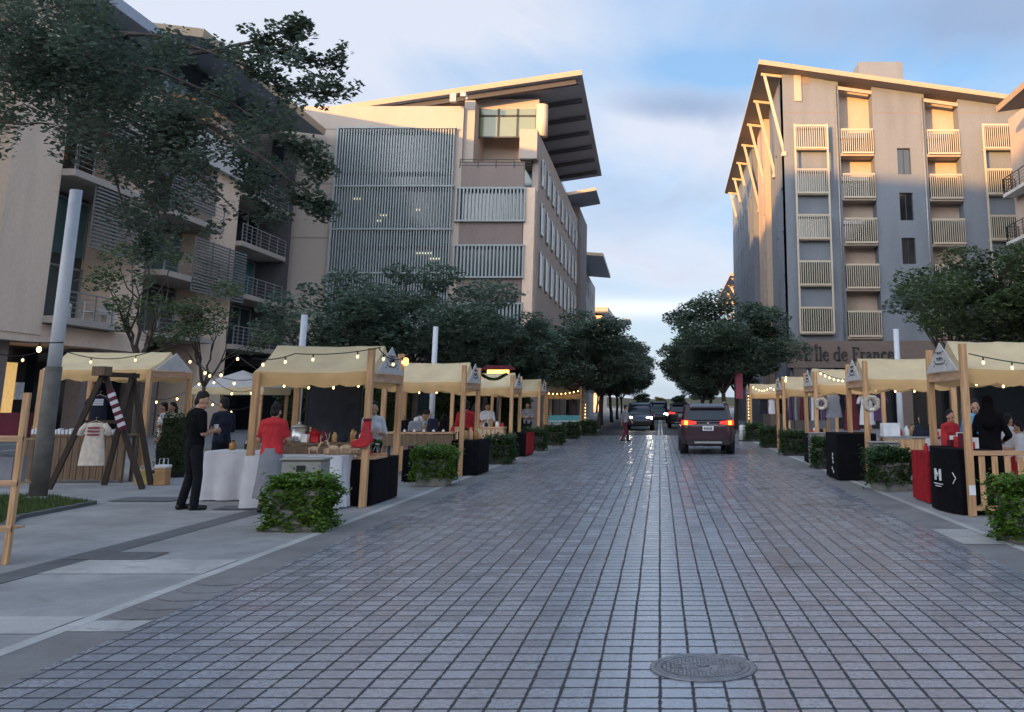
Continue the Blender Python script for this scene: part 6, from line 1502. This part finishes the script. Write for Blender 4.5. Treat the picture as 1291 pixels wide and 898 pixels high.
# ---------------------------------------------------------------- cars
def car(label, c, rz, paint, rear_lit=True, L=4.55, W_=1.84, H=1.70, front_lit=False, group='cars on the street', plate='plate'):
    """rear bumper at y = 0, car points to +y"""
    t = empty('parked_car' if not group else 'car', c, rz, label, 'car', group); hw = W_/2
    st_ = ((0, .74, .50, .78, .95), (.06, .86, .36, .86, 1.02), (.22, .955, .27, .92, 1.06), (.55, .985, .24, .93, 1.09), (1.6, 1.0, .23, .92, 1.06), (2.6, 1.0, .23, .89, 1.02), (3.3, .985, .24, .86, 1.03), (3.9, .965, .26, .82, .98), (4.3, .92, .28, .74, .88), (4.48, .83, .34, .64, .72), (4.55, .70, .42, .56, .62))
    V = []; n = 0
    for y, w, zb, zm, zt in st_:
        w *= hw; hf = [(w*.80, zb), (w*.95, zb+.06), (w, zb+.22), (w*1.0, zm-.12), (w*.985, zm), (w*.93, zt-.03), (w*.80, zt)]
        ring = hf+[(-x, z) for x, z in hf[::-1]]; n = len(ring); V += [(x, y*L/4.55, z) for x, z in ring]
    k = len(st_); Fq = [(i*n+j, (i+1)*n+j, (i+1)*n+(j+1) % n, i*n+(j+1) % n) for i in range(k-1) for j in range(n)]+[tuple(range(n)), tuple((k-1)*n+j for j in range(n))[::-1]]
    bd = MB().add(V, Fq, 0, True).build('body', paint, t); md = bd.modifiers.new('sub', 'SUBSURF'); md.levels = 1; md.render_levels = 2
    gh = ((.16, .86, .80, 1.05), (.42, .80, .73, 1.54), (.62, .79, .70, H-.07), (1.2, .79, .69, H), (2.0, .79, .69, H), (2.5, .80, .70, H-.06), (2.95, .82, .78, 1.34), (3.38, .84, .84, 1.02))
    V = []
    for y, wb_, wt, zt in gh:
        ring = [(wb_*hw*1.02, 1.0), (wb_*hw, 1.0+(zt-1.0)*.5), (wt*hw, zt-.04*(zt > 1.2)), (wt*hw*.72, zt), (-wt*hw*.72, zt), (-wt*hw, zt-.04*(zt > 1.2)), (-wb_*hw, 1.0+(zt-1.0)*.5), (-wb_*hw*1.02, 1.0)]; n = 8; V += [(x, y, z) for x, z in ring]
    k = len(gh); Fq = [(i*n+j, (i+1)*n+j, (i+1)*n+(j+1) % n, i*n+(j+1) % n) for i in range(k-1) for j in range(n)]+[tuple(range(n)), tuple((k-1)*n+j for j in range(n))[::-1]]
    MB().add(V, Fq, 0, True).build('cabin', 'car_glass', t)
    rp = MB()
    rp.add([(-.66*hw, .36, H-.12), (.66*hw, .36, H-.12), (.68*hw, .9, H+.015), (.68*hw, 2.3, H+.01), (.62*hw, 2.62, H-.10), (-.62*hw, 2.62, H-.10), (-.68*hw, 2.3, H+.01), (-.68*hw, .9, H+.015)], [(0, 1, 2, 7), (7, 2, 3, 6), (6, 3, 4, 5)])
    for i, s in enumerate((-1, 1)):
        rp.bar((s*.80*hw, .18, 1.03), (s*.72*hw, .44, 1.56), .13, .06, (0, 1, 0)); rp.bar((s*.72*hw, .44, 1.56), (s*.68*hw, .62, H-.03), .12, .06, (0, 1, 0)); rp.bar((s*.76*hw, .6, H-.05), (s*.755*hw, 2.45, H-.05), .07, .06); rp.bar((s*.77*hw, 2.5, H-.07), (s*.84*hw, 3.38, 1.03), .07, .06); rp.bar((s*.84*hw, 1.75, 1.02), (s*.77*hw, 1.75, H-.05), .06, .09, (0, 1, 0))
    ro_ = rp.build('roof', paint, t)
    for s in (-1, 1): MB().bar((s*.66*hw, .75, H+.05), (s*.66*hw, 2.2, H+.05), .05, .05).build('roof_rail', 'chrome', ro_)
    MB().box(-.64*hw, .64*hw, .24, .46, H-.145, H-.10).build('spoiler', paint, t, .01)
    MB().add([(-.74*hw, .10, 1.10), (.74*hw, .10, 1.10), (.66*hw, .345, 1.50), (-.66*hw, .345, 1.50)], [(0, 1, 2, 3)]).build('rear_window', 'car_glass', t, fix=False)
    for s in (-1, 1):
        for y in (.86, 3.55):
            w = empty('wheel', (s*(hw-.12), y, .35)); w.parent = t
            b = MB(); b.tube([(-.11, 0, 0), (-.10, 0, 0), (.10, 0, 0), (.11, 0, 0)], [.30, .35, .35, .30], 20); b.build('tyre', 'tyre', w); b = MB(); b.tube([(s*.108, 0, 0), (s*.122, 0, 0)], [.22, .20], 16); b.build('rim', 'chrome', w)
            MB().tube([(s*(hw-.02)-s*.25, y, .40), (s*(hw+.004), y, .40)], .41, 20).build('wheel_arch', 'black', t)
        tl = MB(); tl.add([(s*.42*hw, -.015, .97), (s*.95*hw, .10, .93), (s*.97*hw, .26, .99), (s*.95*hw, .25, 1.10), (s*.88*hw, .05, 1.10), (s*.44*hw, -.005, 1.06)], [(0, 1, 4, 5), (1, 2, 3, 4)])
        tl.build('tail_light', 'tail', t, fix=False)
        if rear_lit: MB().box(s*.80*hw-.055, s*.80*hw+.055, .0, .06, .95, 1.075).build('indicator', 'tail_amber', t)
        MB().box(s*.50*hw, s*.88*hw, L-.28, L-.13, .70, .84).build('headlight', 'head' if front_lit else 'chrome', t, .02)
        MB().box(s*(hw*.86), s*(hw*.86+.20), 2.75, 2.9, 1.03, 1.16).build('wing_mirror', paint, t, .02)
    MB().box(-.78*hw, .78*hw, -.035, .06, .30, .48).build('rear_bumper', 'black', t, .02); MB().box(-.50*hw, .50*hw, -.05, -.03, .36, .42).build('skid_plate', 'chrome', t)
    MB().box(-.72*hw, .72*hw, L-.06, L+.02, .32, .56).build('grille', 'black', t, .02)
    pt_ = MB().box(-.18, .18, -.03, -.012, .76, .91).build('number_plate', plate, t); b = MB()
    for i in range(6): b.box(-.13+i*.045, -.10+i*.045, -.034, -.031, .79, .87)
    b.build('plate_mark', 'ink', pt_)
    MB().box(-.04, .04, -.028, -.0, .965, 1.03).build('badge', 'chrome', t); MB().box(-.40*hw, .40*hw, -.02, .01, .925, .945).build('trim', 'chrome', t)
    return t
g = G(893, 573.5)
car('dark SUV with glowing tail lights driving away in the right lane', (g.x, g.y, .0), 0, 'paint_wine', W_=1.80, H=1.61)
g2 = P(806, 541, 49); g2 = G(806, 543)
car('blue-grey SUV coming on with lit headlamps', (g2.x, g2.y+4.6, 0), math.pi, 'paint_blue', rear_lit=False, front_lit=True)
g3 = G(856, 540); car('dark car with red tail light ahead of the nearer SUV', (g3.x+.15, g3.y, 0), 0, 'paint_car', rear_lit=False)
g4 = G(836, 534); car('dark car with one lit headlamp behind the blue-grey SUV', (g4.x-.4, g4.y+4.8, 0), math.pi, 'paint_car', rear_lit=False, front_lit=True, H=1.85)
# ---------------------------------------------------------------- poles
def pole(label, c, h, r, wrap=0, tilt=0):
    t = empty('lamp_pole', c, 0, label, 'lamp post', 'white lamp poles'); MB().tube([(0, 0, wrap), (0, 0, h*.6), (tilt, 0, h)], [r, r*.95, r*.9], 14).build('shaft', 'pole_white', t)
    MB().lathe([(r*2.1, 0), (r*2.1, .03), (r*1.3, .06)], n=16).build('base_plate', 'grey_metal', t)
    if wrap: MB().tube([(0, 0, .04), (0, 0, wrap*.5), (0, 0, wrap+.02)], [r*1.28, r*1.22, r*1.16], 14).build('wrap', 'pole_wrap', t)
    return t
g = G(47, 630); zt_ = P(85, 240, g.y).z; pole('thick white lamp pole with grey wrapped foot nearest the camera', g, zt_, .115, P(60, 464, g.y).z)
for x, yt, Y, l in ((384, 397, 21.5, 'thin white pole behind the nearest left stall'), (549.5, 412, 26.5, 'thin white pole rising behind the second left stall'), (1129.5, 415, 25, 'thin white pole rising behind the second right stall')):
    p = P(x, yt, Y); pole(l, (p.x, Y, 0), p.z, .075)
# white bollards and pink banner on the right kerb
for x, l in ((935.5, 'left one of the two white bollards on the right kerb'), (942, 'right one of the two white bollards on the right kerb')):
    g = G(x, 556); t = empty('bollard', g, 0, l, 'bollard', 'white bollards'); MB().lathe([(.12, 0), (.12, .62), (.10, .68), (.02, .70)], n=14).build('shaft', 'white', t); MB().lathe([(.16, 0), (.16, .04)], n=14).build('base', 'planter', t)
p = P(934, 470, 56); t = empty('banner', (p.x, 56, 0), 0, 'tall pink banner hanging by the right-hand tree trunks', 'banner'); MB().tube([(-.35, 0, 0), (-.35, 0, p.z+.2)], .03, 8).build('pole', 'rail', t); MB().box(-.3, .1, -.01, .01, 1.9, p.z).build('cloth', 'pink', t)
# ---------------------------------------------------------------- string lights
def lights(label, pts, n, bulb='bulb', sag=.25, r=.0265, drop=.10, group='festoon lights', rope=.009, step=None):
    t = empty('string_light', pts[0], 0, label, 'string light', group); o = V3(pts[0])
    path = []
    for a, b in zip(pts, pts[1:]):
        a, b = V3(a)-o, V3(b)-o
        for i in range(13): q = i/12; path.append(a.lerp(b, q)-V3((0, 0, sag*4*q*(1-q))))
    MB().tube(path, rope, 5).build('cable', 'cable', t)
    L = len(path)-1
    for i in range(n):
        q = (i+.5)/n*L; k = int(q); p = path[k].lerp(path[min(k+1, L)], q-k)
        s = MB(); s.lathe([(r*.45, -drop*.55), (r*.5, -drop*.2), (r*.25, 0)], p, 8); so_ = s.build('socket', 'cable', t) if r > .026 else None
        b = MB(); b.ell(p-V3((0, 0, drop*.55+r*1.1)), (r, r, r*1.3), 8, 6); b.build('bulb', bulb, t)
    return t
a = loc('L1', 0, 0)
y1 = LS['L1'][1]-.12
lights('festoon string along the front canopy of the nearest left stall', [P(318, 452, y1-.05), P(372, 446, y1+.35), P(480, 438, y1-.1)], 4, 'bulb_dim', .05)
lights('festoon string at the gable end of the nearest left stall', [loc('L1', -.06, .0, 2.5), loc('L1', -.06, 1.9, 2.5)], 3, 'bulb_dim', .14)
y1 = Ya-.6
lights('drooping festoon string in front of the plaza stall canopy', [P(-30, 432, y1-1), P(66, 436, y1), P(200, 440, y1+.3)], 5, 'bulb_dim', .22)
lights('short festoon string at the upper left edge with one glowing bulb', [P(-40, 424, 13), P(80, 432, 13.3)], 2, 'bulb', .03, .03)
y1 = LS['R1'][1]-.15
lights('festoon string across the right edge stall canopy', [P(1221, 446, y1), P(1330, 462, y1)], 3, 'bulb_dim', .03)
for k, l in (('L2', 'small lights under the second left canopy'), ('R1', 'small lights under the right edge canopy'), ('R2', 'small lights under the second right canopy'), ('L1', 'small lights under the nearest left canopy')):
    lights(l, [loc(k, .15, .4, 1.98), loc(k, 1.8, .4, 1.98)], 4, 'bulb', .06, .018, .06, 'small lights under the canopies')
lights('glowing garland swagged across the third right canopy', [loc('R3', .1, -.30, 2.50), loc('R3', 1.75, -.30, 2.55)], 14, 'bulb', .26, .022, .04, 'glowing garlands')
lights('glowing garland wound over the last right canopy', [loc('R5', .1, -.25, 2.5), loc('R5', 1.0, -.2, 2.45), loc('R5', 1.9, -.25, 2.5)], 14, 'bulb', .18, .026, .04, 'glowing garlands')
lights('glowing garland along the fourth right canopy edge', [loc('R4', .1, -.2, 2.5), loc('R4', 0, -1.2, 2.6)], 5, 'bulb', .1, .026, .04, 'glowing garlands')
lights('glowing garland along the last left canopy edge', [loc('L5', .1, -.2, 2.4), loc('L5', 1.9, -.25, 2.25)], 8, 'bulb', .10, .03, .04, 'glowing garlands')
lights('glowing lights wound down the last left stall post', [loc('L5', -.05, 1.9, 1.9), loc('L5', -.05, 1.95, .1)], 10, 'bulb', 0, .025, .02, 'glowing garlands')
lights('glowing lights wound down the last right stall post', [loc('R5', -.06, -.05, 2.1), loc('R5', -.06, -.05, .9)], 8, 'bulb', 0, .02, .02, 'glowing garlands')
# leafy garland on the third left canopy and the amber lamp behind it
a0, a1 = loc('L3', .2, -.32, 2.52), loc('L3', 1.75, -.32, 2.52); t = empty('leaf_garland', a0, 0, 'green leafy garland swagged on the third left canopy', 'garland'); b = MB(); cl = []
for i in range(24):
    q = i/23; p = a0.lerp(a1, q)-a0; p.z -= .16*abs(math.sin(q*math.pi*2)); cl.append((tuple(p), .055))
leafcloud(b, cl, 9000, .05, 9, .8); b.build('leaves', 'hedge_dark', t, fix=False)
ka = loc('L3', .5, .9, 0); t = empty('hanging_sign', (P(628, 470, LS['L3'][1]+3).x, LS['L3'][1]+3, 0), 0, 'glowing amber box lamp behind the garlanded canopy', 'lamp'); zz_ = P(628, 470, LS['L3'][1]+3).z
MB().box(-.36, .36, -.1, .1, zz_-.09, zz_+.09).build('lamp_box', 'lamp_amber', t); MB().prism([(-.6, zz_+.10), (.6, zz_+.10), (.42, zz_+.24), (-.42, zz_+.24)], -.12, .12, 'y').build('hood', 'maroon', t); MB().tube([(.0, .15, 0), (0, .15, zz_+.1)], .04, 8).build('post', 'rail', t)
# overhead strings across the dark plaza
for i, (pts, n, l) in enumerate((
    (((150, 476, 27), (240, 452, 26), (345, 470, 25)), 7, 'overhead bulb string between the plaza stall and the nearest left stall'),
    (((185, 500, 30), (262, 470, 30), (330, 486, 29)), 6, 'lower overhead bulb string behind the white peaked tent'),
    (((190, 520, 33), (260, 500, 33), (330, 505, 32)), 6, 'lowest overhead bulb string far back on the plaza'),
    (((250, 455, 24), (300, 448, 23), (420, 470, 22)), 5, 'overhead bulb string reaching behind the first canopy'))):
    lights(l, [P(x, y, Y) for x, y, Y in pts], n, 'bulb', .35, .028, .1, 'overhead bulb strings on the plaza')
